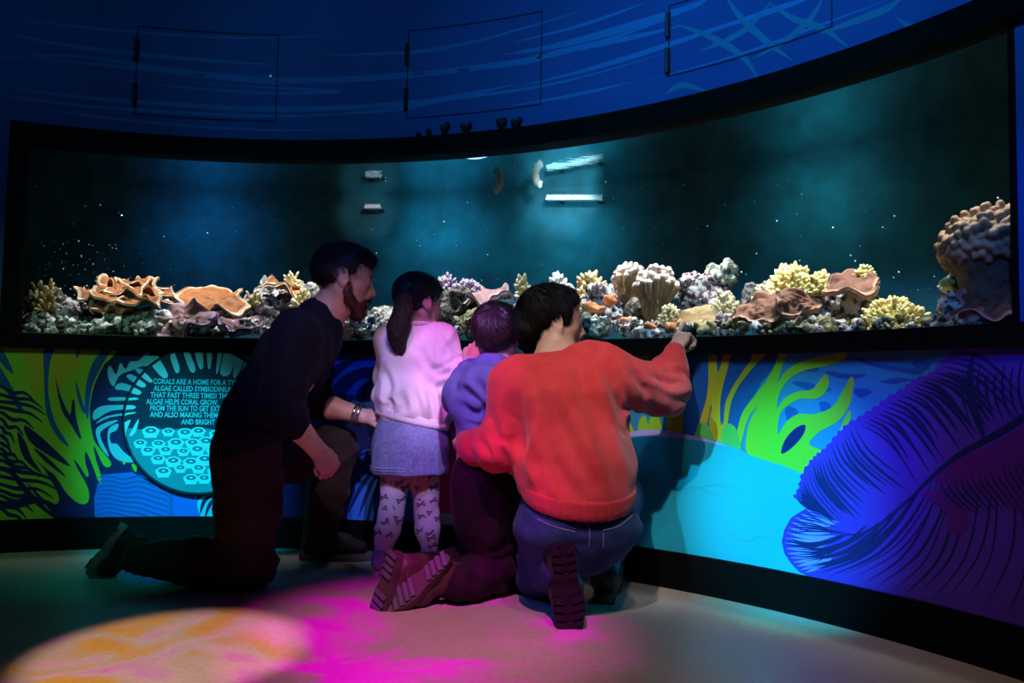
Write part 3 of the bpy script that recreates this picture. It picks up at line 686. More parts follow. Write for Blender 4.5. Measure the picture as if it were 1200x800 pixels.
def surface_nets(G, lo, vox, post=None, relax=2):
    I = G < 0; nx, ny, nz = G.shape
    cnt = np.zeros((nx-1, ny-1, nz-1), np.int8)
    for a in (0, 1):
        for b in (0, 1):
            for c in (0, 1): cnt += I[a:nx-1+a, b:ny-1+b, c:nz-1+c]
    act = np.argwhere((cnt > 0) & (cnt < 8)); idx = np.full(cnt.shape, -1, np.int32); idx[tuple(act.T)] = np.arange(len(act))
    S = np.zeros((len(act), 3), np.float32); C = np.zeros(len(act), np.float32)
    cor = [(a, b, c) for a in (0, 1) for b in (0, 1) for c in (0, 1)]
    val = {c: G[act[:, 0]+c[0], act[:, 1]+c[1], act[:, 2]+c[2]] for c in cor}
    for c in cor:
        for a in range(3):
            if c[a]: continue
            e = list(c); e[a] = 1; e = tuple(e); v0, v1 = val[c], val[e]; m = (v0 < 0) != (v1 < 0)
            t = np.where(m, v0/np.where(m, v0-v1, 1), 0); p = np.repeat(nv(c)[None], len(act), 0); p[:, a] = t
            S[m] += p[m]; C[m] += 1
    V = (act+S/np.maximum(C, 1)[:, None])*vox+lo
    F = []
    for a in range(3):
        b, c = (a+1) % 3, (a+2) % 3
        sl0 = [slice(None)]*3; sl1 = [slice(None)]*3; sl0[a] = slice(0, -1); sl1[a] = slice(1, None)
        A = I[tuple(sl0)]; B = I[tuple(sl1)]; e = np.argwhere(A != B)
        e = e[(e[:, b] > 0) & (e[:, c] > 0) & (e[:, b] < G.shape[b]-1) & (e[:, c] < G.shape[c]-1)]
        q = []
        for db, dc in ((1, 1), (0, 1), (0, 0), (1, 0)):
            t = e.copy(); t[:, b] -= db; t[:, c] -= dc; q.append(idx[t[:, 0], t[:, 1], t[:, 2]])
        q = np.stack(q, 1); fl = ~A[e[:, 0], e[:, 1], e[:, 2]]; q[fl] = q[fl][:, ::-1]; F.append(q)
    F = np.concatenate(F); F = F[(F >= 0).all(1)]
    for _ in range(relax):                        # light smoothing along the mesh
        A = np.zeros_like(V); N = np.zeros(len(V), np.float32)
        for i in range(4):
            np.add.at(A, F[:, i], V[F[:, (i+1) % 4]]); np.add.at(N, F[:, i], 1)
            np.add.at(A, F[:, i], V[F[:, i-1]]); np.add.at(N, F[:, i], 1)
        V = V*.5+.5*A/np.maximum(N, 1)[:, None]
    if post is not None: V = post(V, normals_np(V, F))
    return V, F
def normals_np(V, F):
    d1 = V[F[:, 2]]-V[F[:, 0]]; d2 = V[F[:, 3]]-V[F[:, 1]] if F.shape[1] == 4 else V[F[:, 1]]-V[F[:, 0]]
    fn = np.cross(d1, d2) if F.shape[1] == 4 else np.cross(d2, d1); N = np.zeros_like(V)
    for i in range(F.shape[1]): np.add.at(N, F[:, i], fn)
    return N/np.maximum(np.linalg.norm(N, axis=1), 1e-9)[:, None]
def sdf_obj(name, s, vox, mats, parent=None, post=None, relax=2):
    V, F = s.mesh(vox, post, relax); return link(name, mesh_np(name, V, F), mats, parent)
def vcol(o, rgb, name='tone'):                    # per-vertex colour attribute (the thing's own colouring)
    at_ = o.data.color_attributes.new(name, 'FLOAT_COLOR', 'POINT'); rgba = np.ones((len(rgb), 4), np.float32); rgba[:, :3] = rgb
    at_.data.foreach_set('color', rgba.ravel())
# ------------------------------------------------------------------ reef
def T_(u, v, off): return on_cyl(u, v, R+off)
def pxm(u, v, off): return (T_(u, v, off)-CAM).length/FOC*1.0
def out_at(p):                                    # unit vector towards the room, and along the wall (photo-right)
    n = (Vector((CX, CY, p.z))-p).normalized(); return n, Vector((0, 0, 1)).cross(n).normalized()
def coral_mat(name, a, b, scale=40, rough=.7, bump=.4, detail=5, pits=None):
    t = NT(name); v = t.coord(kind='Object'); n = t.noise(v, scale, detail, .6)
    col = t.ramp(n.outputs[0], [(.35, a), (.65, b)])
    if pits:
        vo = t.node('ShaderNodeTexVoronoi', {'Vector': v, 'Scale': pits}); col = t.mix(t.ramp(vo.outputs[0], [(.12, (0, 0, 0)), (.3, (1, 1, 1))]), tuple(x*.45 for x in a)+(1,), col)
    t.set('Base Color', col); t.set('Roughness', rough); t.bump(n.outputs[0], bump, .006); return t.m
def rock_mat(name, base, dark, crust, c2):
    t = NT(name); v = t.coord(kind='Object')
    n1 = t.noise(v, 13, 6, .65); n2 = t.noise(v, 34, 5, .6, .5); n3 = t.noise(v, 8, 4)
    c = t.ramp(n1.outputs[0], [(.36, dark), (.52, base), (.68, c2)])
    c = t.mix(t.ramp(n2.outputs[0], [(.46, (0, 0, 0)), (.54, (1, 1, 1))]), c, crust+(1,))
    vo = t.node('ShaderNodeTexVoronoi', {'Vector': v, 'Scale': 46}); c = t.mix(t.ramp(vo.outputs[0], [(.05, (1, 1, 1)), (.22, (0, 0, 0))]), c, tuple(x*.5 for x in dark)+(1,))
    t.set('Base Color', c); t.set('Roughness', .85); t.bump(t.math('ADD', n1.outputs[0], t.math('MULTIPLY', n2.outputs[0], .6)), .9, .012); return t.m
RK = {'mauve': rock_mat('mauve_rock', (.07, .035, .055), (.010, .006, .009), (.60, .57, .58), (.22, .11, .13)),
      'pale': rock_mat('pale_rock', (.24, .20, .20), (.025, .018, .02), (.80, .82, .80), (.42, .36, .38)),
      'dark': rock_mat('dark_rock', (.04, .03, .03), (.008, .006, .007), (.22, .20, .18), (.12, .07, .07)),
      'green': rock_mat('green_rock', (.12, .14, .10), (.018, .02, .016), (.50, .56, .46), (.26, .32, .22)),
      'olive': rock_mat('olive_rock', (.09, .08, .04), (.015, .013, .008), (.35, .33, .18), (.16, .09, .07))}
def rock(u, v, w, h, off, tone, label, seed, depth=.8):
    c = T_(u, v, off); k = pxm(u, v, off); a, b = w*k/2, h*k/2; n, t = out_at(c); rr = random.Random(seed)
    s = SDF(); rot = np.array([t, n, (0, 0, 1)]).T
    s.ell(c, (a*.8, a*.55*depth, b*.8), rot, .02)
    for i in range(13):
        th = rr.uniform(0, 2*PI); ph = rr.uniform(-.6, 1.2); q = c+t*(a*.68*math.cos(th)*math.cos(ph))+n*(a*.5*depth*math.sin(th)*math.cos(ph))+Vector((0, 0, b*.68*math.sin(ph)))
        rad = min(a, b)*rr.uniform(.25, .48); s.ell(q, (rad, rad*rr.uniform(.7, 1.1), rad*rr.uniform(.6, 1)), None, .012)
    for i in range(5):
        th = rr.uniform(0, PI); ph = rr.uniform(-.4, .9); q = c+t*(a*.85*math.cos(th)*math.cos(ph))+n*(a*.6*math.sin(th)*math.cos(ph))+Vector((0, 0, b*.8*math.sin(ph)))
        s.ell(q, min(a, b)*rr.uniform(.12, .25), None, .01, 's')
    def post(V, N):
        return V+N*(.022*fbm(V*16, 2, seed)-.020*np.abs(fbm(V*38, 2, seed+3))+.006*vnoise(V*95, seed)+.006)[:, None]
    o = sdf_obj('live_rock', s, .008, RK[tone], None, post, 1)
    return tag(o, label, 'rock', 'live rocks of the reef')

# a branching bushy coral: dome of forked prongs
def bush(name, u, v, w, h, off, mats, label, seed, n=90, prong=.16, thick=.010, group='branching corals', spread=1.0, base=True, fork=3):
    c = T_(u, v+h/2, off); k = pxm(u, v, off); a, b = w*k/2, h*k; nn, t = out_at(c); rr = random.Random(seed); up = Vector((0, 0, 1))
    g = Geo()
    for i in range(n):
        z = 1-(i+.5)/n*1.05; th = i*2.39996+rr.uniform(-.25, .25); r = math.sqrt(max(0, 1-z*z))
        d = (t*(r*math.cos(th))*spread+nn*(r*math.sin(th))*.8*spread+up*max(z, .05)); L = rr.uniform(.80, 1.0)
        tip = c+t*(d.dot(t)*a*L*.92)+nn*(d.dot(nn)*a*.8*L)+up*(d.dot(up)*b*.92*L)
        mid = c+(tip-c)*(1-prong*2.2); dd = (tip-mid).normalized()
        g.tube([c+(tip-c)*.15, mid], [thick*1.1, thick*.95], 5, 0, False)
        for f in range(fork):
            jit = Vector((rr.uniform(-1, 1), rr.uniform(-1, 1), rr.uniform(-.2, 1)))*.62
            e = mid+(dd+jit).normalized()*((tip-mid).length*rr.uniform(.7, 1.1)); m = mid+(e-mid)*.55+jit*.004
            g.tube([mid-dd*thick, m], [thick*.95, thick*.8], 5, 0, False); g.tube([m, e, e+(e-m).normalized()*thick*.7], [thick*.8, thick*.68, thick*.25], 5, 1)
    o = g.build(name, mats, None, True)
    return tag(o, label, 'coral', group)

def fingers(name, u, v, w, h, off, mats, label, seed, n=46, thick=.011, trunk=.35, flare=1.0, group='finger corals'):
    c = T_(u, v+h/2, off); k = pxm(u, v, off); a, b = w*k/2, h*k; nn, t = out_at(c); rr = random.Random(seed); up = Vector((0, 0, 1)); root = empty(name, c, label, 'coral', group)
    s = SDF(); s.rc(c, c+up*b*trunk, a*.34, a*.55, .03); 
    for i in range(7):
        th = i*.9; s.rc(c+up*b*trunk*.5, c+up*b*(trunk+.22)+t*a*.55*math.cos(th)+nn*a*.4*math.sin(th), a*.25, a*.16, .03)
    def post(V, N): return V+N*(.006*np.sin(np.arctan2((V-nv(c))@nv(nn), (V-nv(c))@nv(t))*14)+.004*vnoise(V*60, seed))[:, None]
    sdf_obj('trunk', s, .008, mats[0], root, post, 1)
    g = Geo()
    for i in range(n):
        rad = math.sqrt((i+.5)/n); th = i*2.39996; x = rad*math.cos(th); y = rad*math.sin(th)
        p0 = c+up*b*trunk*.8+t*x*a*.45+nn*y*a*.35; H = b*(1-.32*rad**3)*rr.uniform(.86, 1.0)
        p2 = c+up*H+t*x*a*.92*flare+nn*y*a*.7; p1 = p0+(p2-p0)*.55+t*x*a*.07+nn*y*.01
        th_ = thick*rr.uniform(.85, 1.2)
        g.tube([p0, p1, p2-(p2-p1)*.2], [th_, th_, th_], 6, 0, False); g.tube([p2-(p2-p1)*.25, p2, p2+(p2-p1).normalized()*th_*.8], [th_, th_*1.1, th_*.45], 6, 1)
        if i % 2 == 0:
            q = p1+(t*rr.uniform(-1, 1)+nn*rr.uniform(-.5, 1))*a*.16+up*b*.18; g.tube([p1, (p1+q)/2+up*.006, q], [th_*.9]*3, 6, 0, False); g.ball(q, th_, 6, 4, None, 1)
    g.build('fingers', mats[1:3], root, True); return root

def plate_geo(c, rx, ry, tilt_n, tilt_t, seed, thick=.014, lobes=5, wave=.03, cup=.0, ridge=.004):
    nn, t = out_at(c); up = Vector((0, 0, 1)); rr = random.Random(seed); ph = [rr.uniform(0, 6.3) for _ in range(6)]
    rot = Matrix.Rotation(-tilt_n, 3, t) @ Matrix.Rotation(tilt_t, 3, nn)
    X, Y, Z = rot@t, rot@nn, rot@up; NT_, NR = 72, 9; g = Geo(); V = []
    def P(r, th, side):
        e = 1+.14*math.sin(lobes*th+ph[0])+.07*math.sin((lobes*2+1)*th+ph[1])+.03*math.sin(17*th+ph[2])
        x = r*rx*e*math.cos(th); y = r*ry*e*math.sin(th)
        z = wave*r*r*(math.sin(lobes*th+ph[3])+.6*math.sin((lobes+3)*th+ph[4]))+cup*r*r*.1+ridge*math.sin(r*16+2*math.sin(3*th))
        z += .010*mnoise.noise(Vector((x*18, y*18, seed)))
        th_ = thick*(1-.35*r)
        return c+X*x+Y*y+Z*(z+side*th_/2)
    for side in (1, -1):
        for i in range(NR):
            for k in range(NT_): V.append(P((i+.3)/(NR-.7), 2*PI*k/NT_, side))
    F = []; MI = []
    for sd in (0, 1):
        o = sd*NR*NT_
        for i in range(NR-1):
            for k in range(NT_):
                k2 = (k+1) % NT_; q = (o+i*NT_+k, o+i*NT_+k2, o+(i+1)*NT_+k2, o+(i+1)*NT_+k); F.append(q[::-1] if sd == 0 else q); MI.append(1 if i == NR-2 and sd == 0 else 0)
        F.append(tuple(o+k for k in (range(NT_) if sd == 0 else range(NT_-1, -1, -1)))); MI.append(0)
    for k in range(NT_):
        k2 = (k+1) % NT_; a = (NR-1)*NT_; b = 2*NR*NT_-NT_; F.append((a+k, a+k2, b+k2, b+k)); MI.append(1)
    g.v = V; g.f = F; g.m = MI
    return g
def plate(name, u, v, w, d, off, tilt_n, tilt_t, mats, label, seed, group='plate corals', **kw):
    c = T_(u, v, off); k = pxm(u, v, off); g = plate_geo(c, w*k/2, d*k/2, math.radians(tilt_n), math.radians(tilt_t), seed, **kw)
    return tag(g.build(name, mats, None, True), label, 'coral', group)
def lump(name, u, v, w, h, off, mat, label, seed, cat='sponge', group=None, knob=.35, n=9, vox=.005, disp=.006):
    c = T_(u, v, off); k = pxm(u, v, off); a, b = w*k/2, h*k/2; nn, t = out_at(c); rr = random.Random(seed); s = SDF()
    for i in range(n):
        q = c+t*rr.uniform(-.65, .65)*a+nn*rr.uniform(-.5, .6)*a+Vector((0, 0, rr.uniform(-.6, .6)*b)); s.ell(q, min(a, b)*rr.uniform(knob*.8, knob*1.5), None, .012)
    s.ell(c, (a*.6, a*.5, b*.5), np.array([t, nn, (0, 0, 1)]).T, .012)
    o = sdf_obj(name, s, vox, mat, None, lambda V, N: V+N*(disp*fbm(V*50, 2, seed))[:, None], 1)
    return tag(o, label, cat, group)

YEL = [coral_mat('yellow_coral', (.50, .34, .05), (.66, .48, .10)), coral_mat('yellow_coral_tip', (.80, .66, .22), (.90, .80, .38))]
CRM = [coral_mat('cream_coral', (.46, .34, .13), (.60, .47, .22)), coral_mat('cream_coral_tip', (.74, .66, .38), (.84, .76, .5))]
GLD = [coral_mat('gold_coral', (.30, .165, .035), (.46, .27, .07)), coral_mat('gold_coral_tip', (.60, .46, .22), (.75, .62, .36))]
TAN = [coral_mat('tan_trunk', (.17, .09, .03), (.28, .16, .06)), coral_mat('tan_coral', (.28, .155, .07), (.38, .23, .11)), coral_mat('tan_coral_tip', (.58, .46, .40), (.74, .62, .58))]
ORG = [coral_mat('orange_plate', (.36, .105, .022), (.48, .165, .045)), coral_mat('orange_plate_rim', (.70, .48, .30), (.85, .68, .52))]
BRN = [coral_mat('brown_plate', (.17, .055, .028), (.27, .095, .05)), coral_mat('brown_plate_rim', (.40, .20, .13), (.52, .30, .22))]
MAV = [coral_mat('mauve_plate', (.26, .12, .14), (.38, .19, .20)), coral_mat('mauve_plate_rim', (.42, .26, .42), (.50, .36, .66))]
SPG = coral_mat('orange_sponge', (.80, .22, .06), (.90, .34, .14)); OCH = [coral_mat('ochre_plate', (.42, .26, .10), (.50, .33, .15)), coral_mat('ochre_rim', (.60, .45, .25), (.72, .58, .38))]
PUR = [coral_mat('purple_bush', (.16, .10, .20), (.28, .18, .34)), coral_mat('purple_bush_tip', (.42, .32, .48), (.60, .50, .64))]
WHT = [coral_mat('white_coral', (.52, .50, .50), (.70, .70, .70)), coral_mat('white_coral_tip', (.80, .82, .82), (.92, .94, .92))]
PNK = [coral_mat('pink_plate', (.34, .18, .20), (.46, .26, .28)), coral_mat('pink_plate_rim', (.50, .34, .40), (.62, .46, .52))]

for i, a in enumerate([
    (62, 372, 90, 50, .22, 'mauve', 'mauve rock in the far left end of the aquarium'), (132, 376, 90, 46, .30, 'dark', 'dark rock under the orange scroll coral'),
    (178, 380, 70, 36, .14, 'pale', 'pale encrusted rock under the left end of the mauve plate'), (120, 384, 50, 26, .08, 'pale', 'small whitish rock against the glass below the scroll coral'),
    (232, 384, 80, 34, .25, 'dark', 'dark rock holding the mauve plate coral'), (262, 376, 60, 42, .34, 'mauve', 'mauve rock behind the flat brown rock'),
    (322, 366, 92, 60, .30, 'mauve', 'knobbly mauve rock rising left of the man\'s shoulder'), (358, 352, 46, 46, .36, 'pale', 'white-crusted rock touching the man\'s collar in view'),
    (418, 382, 66, 38, .16, 'pale', 'white crusty rock below the man\'s beard'), (448, 378, 44, 40, .24, 'pale', 'pale rock left of the girl\'s ponytail'),
    (528, 368, 60, 74, .26, 'dark', 'tall dark rock just right of the girl\'s face'), (560, 380, 70, 44, .18, 'olive', 'brown rubbly rock above the boy\'s raised hand'),
    (596, 366, 66, 50, .30, 'pale', 'pale rock between the boy\'s head and the dark-haired person'), (650, 358, 60, 60, .40, 'pale', 'pale rock behind the dark-haired person\'s forehead'),
    (706, 362, 74, 60, .28, 'mauve', 'mauve rock carrying the orange sponges'), (690, 384, 66, 34, .07, 'green', 'grey-green knobbly rock against the glass by the pointing person\'s chin'),
    (752, 376, 60, 46, .30, 'dark', 'dark rock at the foot of the tall finger coral'), (772, 392, 60, 20, .06, 'pale', 'white rubble rock under the orange sponges'),
    (822, 350, 70, 66, .34, 'mauve', 'mauve rock sloping up right of the finger corals'), (846, 322, 44, 34, .36, 'green', 'white-crusted peak rock right of the pointing hand'),
    (850, 382, 70, 32, .12, 'mauve', 'mauve rock right of the pointing finger'), (910, 356, 110, 60, .34, 'dark', 'dark rock below the large yellow coral'),
    (975, 362, 70, 60, .26, 'mauve', 'mauve rubbly rock under the brown disc coral'), (940, 386, 110, 26, .10, 'olive', 'low olive rock under the folded brown plate'),
    (1012, 350, 44, 44, .30, 'olive', 'olive rock right of the brown disc coral'), (1050, 386, 90, 24, .16, 'dark', 'low dark rock under the bright yellow coral by the glass'),
    (1128, 346, 50, 70, .20, 'mauve', 'mauve rock left of the large leather coral'), (1118, 366, 44, 36, .10, 'green', 'mossy green rock under the far right corals'),
    (1165, 345, 80, 90, .30, 'dark', 'dark rock supporting the large leather coral'), (1140, 380, 100, 24, .08, 'olive', 'low olive rock in the right corner of the aquarium')]):
    rock(*a, seed=20+i)

# left end
bush('twig_coral', 52, 345, 46, 40, .16, GLD, 'small brownish twig coral at the far left end of the aquarium', 1, 30, .2, .008, fork=2)
sc_ = empty('scroll_coral', T_(150, 350, .2), 'orange scroll coral of stacked frilly plates at the left', 'coral', 'plate corals')
for i, (u, v, w, d, tn, tt, off) in enumerate([(128, 348, 58, 34, -24, -8, .14), (160, 354, 62, 36, -20, 6, .12), (152, 340, 66, 40, -22, 4, .20), (180, 348, 44, 30, -26, 12, .18), (140, 334, 44, 30, -18, -14, .24), (160, 331, 40, 26, -22, 6, .26), (130, 362, 40, 22, -26, 0, .10), (112, 350, 30, 22, -20, -20, .2)]):
    c = T_(u, v, off); k = pxm(u, v, off); plate_geo(c, w*k/2, d*k/2, math.radians(tn*.55), math.radians(tt), 40+i, .014, 6+i % 3, .016, 0, .003).build('plate', ORG, sc_, True)
plate('plate_coral', 215, 374, 64, 44, .07, -58, 14, MAV, 'mauve folded plate coral with violet rim at the left', 51, lobes=3, wave=.025, thick=.03)
plate('plate_coral', 246, 352, 78, 56, .18, -38, -2, ORG, 'broad orange plate coral with white rim left of the man', 52, lobes=4, wave=.022, thick=.018)
plate('plate_coral', 284, 382, 46, 26, .06, -40, 0, MAV, 'small flat mauve-brown ledge coral low beside the man\'s back', 53, lobes=3, wave=.01, thick=.05)
bush('twig_coral', 298, 346, 26, 22, .22, CRM, 'tiny pale yellow twig coral left of the grey knob', 4, 12, .3, .009, fork=2)
lump('knob_coral', 311, 330, 12, 24, .3, RK['pale'], 'grey upright knob standing on the reef left of the man', 61, 'coral')
plate('plate_coral', 334, 336, 44, 30, .24, -16, -16, ORG, 'orange ledge coral under the yellow twigs by the man\'s shoulder', 54, lobes=3, wave=.02, thick=.02)
bush('twig_coral', 342, 326, 24, 22, .24, CRM, 'yellow twig coral on the orange ledge by the man\'s shoulder', 5, 14, .3, .008, fork=2)
bush('twig_coral', 354, 348, 34, 24, .20, CRM, 'cream twig coral close to the man\'s collar', 6, 24, .25, .008, fork=2)
fingers('finger_coral', 404, 386, 26, 34, .10, TAN, 'small tan finger coral under the man\'s beard', 7, 16, .010)
# middle
bush('bushy_coral', 522, 334, 40, 34, .36, PUR, 'purple-grey bushy coral just behind the girl\'s head', 8, 60, .16, .009)
bush('bushy_coral', 548, 336, 44, 32, .30, PUR, 'purple-grey bushy coral right of the one behind the girl', 9, 60, .16, .009)
plate('plate_coral', 568, 346, 64, 46, .28, -22, 4, PNK, 'dusty pink plate coral above the boy\'s head', 55, lobes=5, wave=.02, thick=.03)
bush('bushy_coral', 612, 330, 24, 28, .26, CRM, 'small cream finger coral at the dark-haired person\'s crown', 10, 16, .3, .010, fork=2)
bush('bushy_coral', 652, 332, 36, 34, .34, WHT, 'whitish bushy coral above the dark-haired person\'s forehead', 11, 46, .2, .011)
bush('bushy_coral', 668, 352, 34, 34, .18, GLD, 'golden bushy coral right at the dark-haired person\'s face', 12, 40, .2, .012, fork=2)
bush('bushy_coral', 692, 332, 48, 44, .28, GLD, 'large golden bushy coral left of the finger corals', 13, 60, .2, .013, fork=2)
bush('bushy_coral', 722, 340, 26, 36, .36, WHT, 'white bushy coral tucked beside the shorter finger coral', 14, 36, .2, .010)
fingers('finger_coral', 737, 332, 44, 46, .30, TAN, 'shorter tan finger coral with pinkish tips, back row', 15, 34, .012)
fingers('finger_coral', 768, 346, 58, 68, .18, TAN, 'tallest tan finger coral with thick trunk and pinkish tips', 16, 56, .012, .45)
lump('sponge', 715, 351, 14, 16, .16, SPG, 'orange sponge highest on the mauve rock', 62, group='orange sponges')
lump('sponge', 696, 362, 28, 15, .12, SPG, 'wide orange sponge nearest the dark-haired person\'s nose', 63, group='orange sponges')
lump('sponge', 735, 378, 14, 18, .10, SPG, 'upright orange sponge between green rock and finger coral', 64, group='orange sponges')
lump('sponge', 763, 384, 22, 10, .05, SPG, 'long low orange sponge left of the pointing hand', 65, group='orange sponges')
lump('sponge', 786, 384, 20, 12, .05, SPG, 'orange sponge touching the pointing hand in view', 66, group='orange sponges')
bush('ball_coral', 784, 368, 32, 28, .08, CRM, 'round cream ball coral left of the ochre plate', 17, 70, .14, .008, spread=1.0)
plate('plate_coral', 818, 372, 58, 44, .10, -44, 2, OCH, 'smooth ochre plate coral behind the pointing finger', 56, lobes=3, wave=.008, thick=.02, ridge=.001)
lump('encrusting_coral', 826, 384, 30, 18, .05, CRM[0], 'lumpy ochre encrusting coral right of the pointing finger', 67, 'coral')
bush('bushy_coral', 850, 354, 42, 30, .16, CRM, 'pale yellow bushy coral left of the folded brown plate', 18, 56, .2, .010)
bush('bushy_coral', 898, 342, 40, 26, .22, CRM, 'small cream coral above the folded brown plate', 19, 40, .2, .010)
bush('bushy_coral', 927, 326, 64, 44, .26, YEL, 'large bright yellow branching coral, highest on the right half', 20, 120, .16, .010)
bush('bushy_coral', 962, 330, 40, 30, .22, YEL, 'smaller yellow branching coral attached right of the highest one', 21, 64, .18, .010)
fp = empty('folded_plate_coral', T_(905, 365, .12), 'thick folded reddish-brown plate coral in front of the dark rock', 'coral', 'plate corals')
for i, (u, v, w, d, tn, tt, off, th) in enumerate([(893, 364, 62, 44, -50, 4, .10, .05), (932, 356, 46, 34, -56, -28, .09, .045), (905, 350, 36, 26, -20, 0, .2, .03)]):
    c = T_(u, v, off); k = pxm(u, v, off); plate_geo(c, w*k/2, d*k/2, math.radians(tn), math.radians(tt), 70+i, th, 3, .012, 0, .004).build('plate', BRN, fp, True)
plate('disc_coral', 999, 332, 54, 46, .18, -38, -8, BRN, 'flat brown disc coral tilted under a yellow tuft', 57, lobes=3, wave=.012, thick=.026, ridge=.001)
bush('bushy_coral', 1013, 320, 30, 20, .22, YEL, 'small yellow tuft coral on top of the brown disc', 22, 34, .2, .009)
bush('bushy_coral', 1046, 370, 92, 44, .10, YEL, 'bright yellow branching coral low against the glass on the right', 23, 170, .15, .010)
# right corner
lc = empty('leather_coral', T_(1158, 330, .14), 'huge tan knobbly leather coral in the right corner', 'coral')
c = T_(1170, 306, .15); k = pxm(1170, 306, .15)*.92; nn, t = out_at(c); up = Vector((0, 0, 1)); s = SDF(); rr = random.Random(9)
s.rc(c-up*.16, c-up*.02, .07, .10, .03); s.ell(c+up*.02, (52*k, 46*k, 34*k), np.array([t, nn, (0, 0, 1)]).T, .03)
sdf_obj('stalk', s, .009, coral_mat('leather_stalk', (.10, .07, .03), (.18, .13, .07)), lc, lambda V, N: V+N*(.006*vnoise(V*40, 2))[:, None])
s = SDF()
for i in range(300):
    z = 1-(i+.5)/300*1.5; th = i*2.39996; r = math.sqrt(max(0, 1-z*z)); d = t*r*math.cos(th)*54*k+nn*r*math.sin(th)*46*k+up*z*36*k
    q = c+up*.02+d; tip = q+(d.normalized()*.5+up*1.0)*.026*rr.uniform(.5, 1.2); s.rc(c+up*.02+d*.72, tip, .010, .0115, .004)
sdf_obj('lobes', s, .005, coral_mat('leather_lobes', (.34, .19, .085), (.46, .27, .13), 60), lc, None, 1)
plate('plate_coral', 1172, 358, 96, 52, .07, -46, 6, BRN, 'thick reddish-brown plate coral below the leather coral', 58, lobes=4, wave=.018, thick=.06)
lump('moss_patch', 1114, 332, 24, 16, .12, coral_mat('moss', (.22, .34, .08), (.40, .52, .18)), 'yellow-green mossy tuft on the rock left of the leather coral', 68, 'moss', disp=.01)

# loose rubble along the foot of the glass and drifting specks
g = Geo(); rr = random.Random(77); RB = [RK['pale'], RK['mauve'], RK['green'], RK['olive'], WHT[1]]
for i in range(520):
    u = rr.uniform(26, 1186); v = 393-rr.random()**1.6*14; off = rr.uniform(.035, .13); p = T_(u, v-4, off); r = rr.uniform(.008, .024); q = T_(u, 395, off)
    m = rr.choice([0, 0, 1, 2, 4] if u < 850 else [1, 2, 3, 3, 0])
    rot = Matrix.Rotation(rr.uniform(0, 3), 3, 'X') @ Matrix.Rotation(rr.uniform(0, 3), 3, 'Z'); o = len(g.v)
    g.ball(p, (r, r*rr.uniform(.6, 1), r*rr.uniform(.5, .9)), 12, 8, rot, m)
    for j in range(o, len(g.v)): x = Vector(g.v[j]); g.v[j] = tuple(x+(x-p)*(.75*mnoise.noise(x*80)+.5*mnoise.noise(x*190)))
tag(g.build('coral_rubble', RB, None, True), 'loose rubble of small pale stones along the foot of the glass', 'rubble', kind='stuff')
g = Geo()
for i in range(230):
    u = rr.uniform(40, 1170) if i < 130 else rr.gauss(90, 35); v = rr.uniform(210, 345) if i < 130 else rr.gauss(320, 34)
    if not 32 < u < 1180: continue
    g.ball(T_(u, v, rr.uniform(.05, .5)), rr.choice([.0012, .0016, .002, .003]), 5, 4)
tag(g.build('drifting_specks', plain('white_speck', (.7, .8, .85, 1), .6), None, True), 'white specks drifting in the aquarium water', 'specks', kind='stuff')
# ------------------------------------------------------------------ people: shared builders
J = at
def unit(v): return Vector(v).normalized()
def skin_mat(name, a, b):
    t = NT(name); v = t.coord(); n = t.noise(v, 30, 4); c = t.ramp(n.outputs[0], [(.35, a), (.65, b)])
    at_ = t.node('ShaderNodeVertexColor', layer_name='tone'); t.set('Base Color', t.mix(1.0, c, at_.outputs[0], 'MULTIPLY'))
    t.set('Roughness', .5); t.set('Subsurface Weight', .12); t.set('Subsurface Radius', (.012, .005, .003)); n2 = t.noise(v, 260, 2); t.bump(n2.outputs[0], .06, .001); return t.m
def cloth_mat(name, a, b, fine=420, bump=.25, rough=.85, sheen=.04, stripe=None):
    t = NT(name); v = t.coord(); n = t.noise(v, 22, 4); t.set('Base Color', t.ramp(n.outputs[0], [(.35, a), (.65, b)]))
    n2 = t.noise(v, fine, 2); n3 = t.noise(v, 60, 3); t.bump(t.math('ADD', n2.outputs[0], t.math('MULTIPLY', n3.outputs[0], .8)), bump, .002)
    t.set('Roughness', rough); t.set('Sheen Weight', sheen); t.set('Specular IOR Level', .2); return t.m
def hair_mat(name, a, b, rough=.38, spec=.4):
    t = NT(name); v = t.coord((1, 1, 1)); n = t.noise(v, 120, 3); t.set('Base Color', t.ramp(n.outputs[0], [(.3, a), (.7, b)])); t.set('Roughness', rough); t.set('Specular IOR Level', spec)
    t.bump(n.outputs[0], .25, .002); return t.m

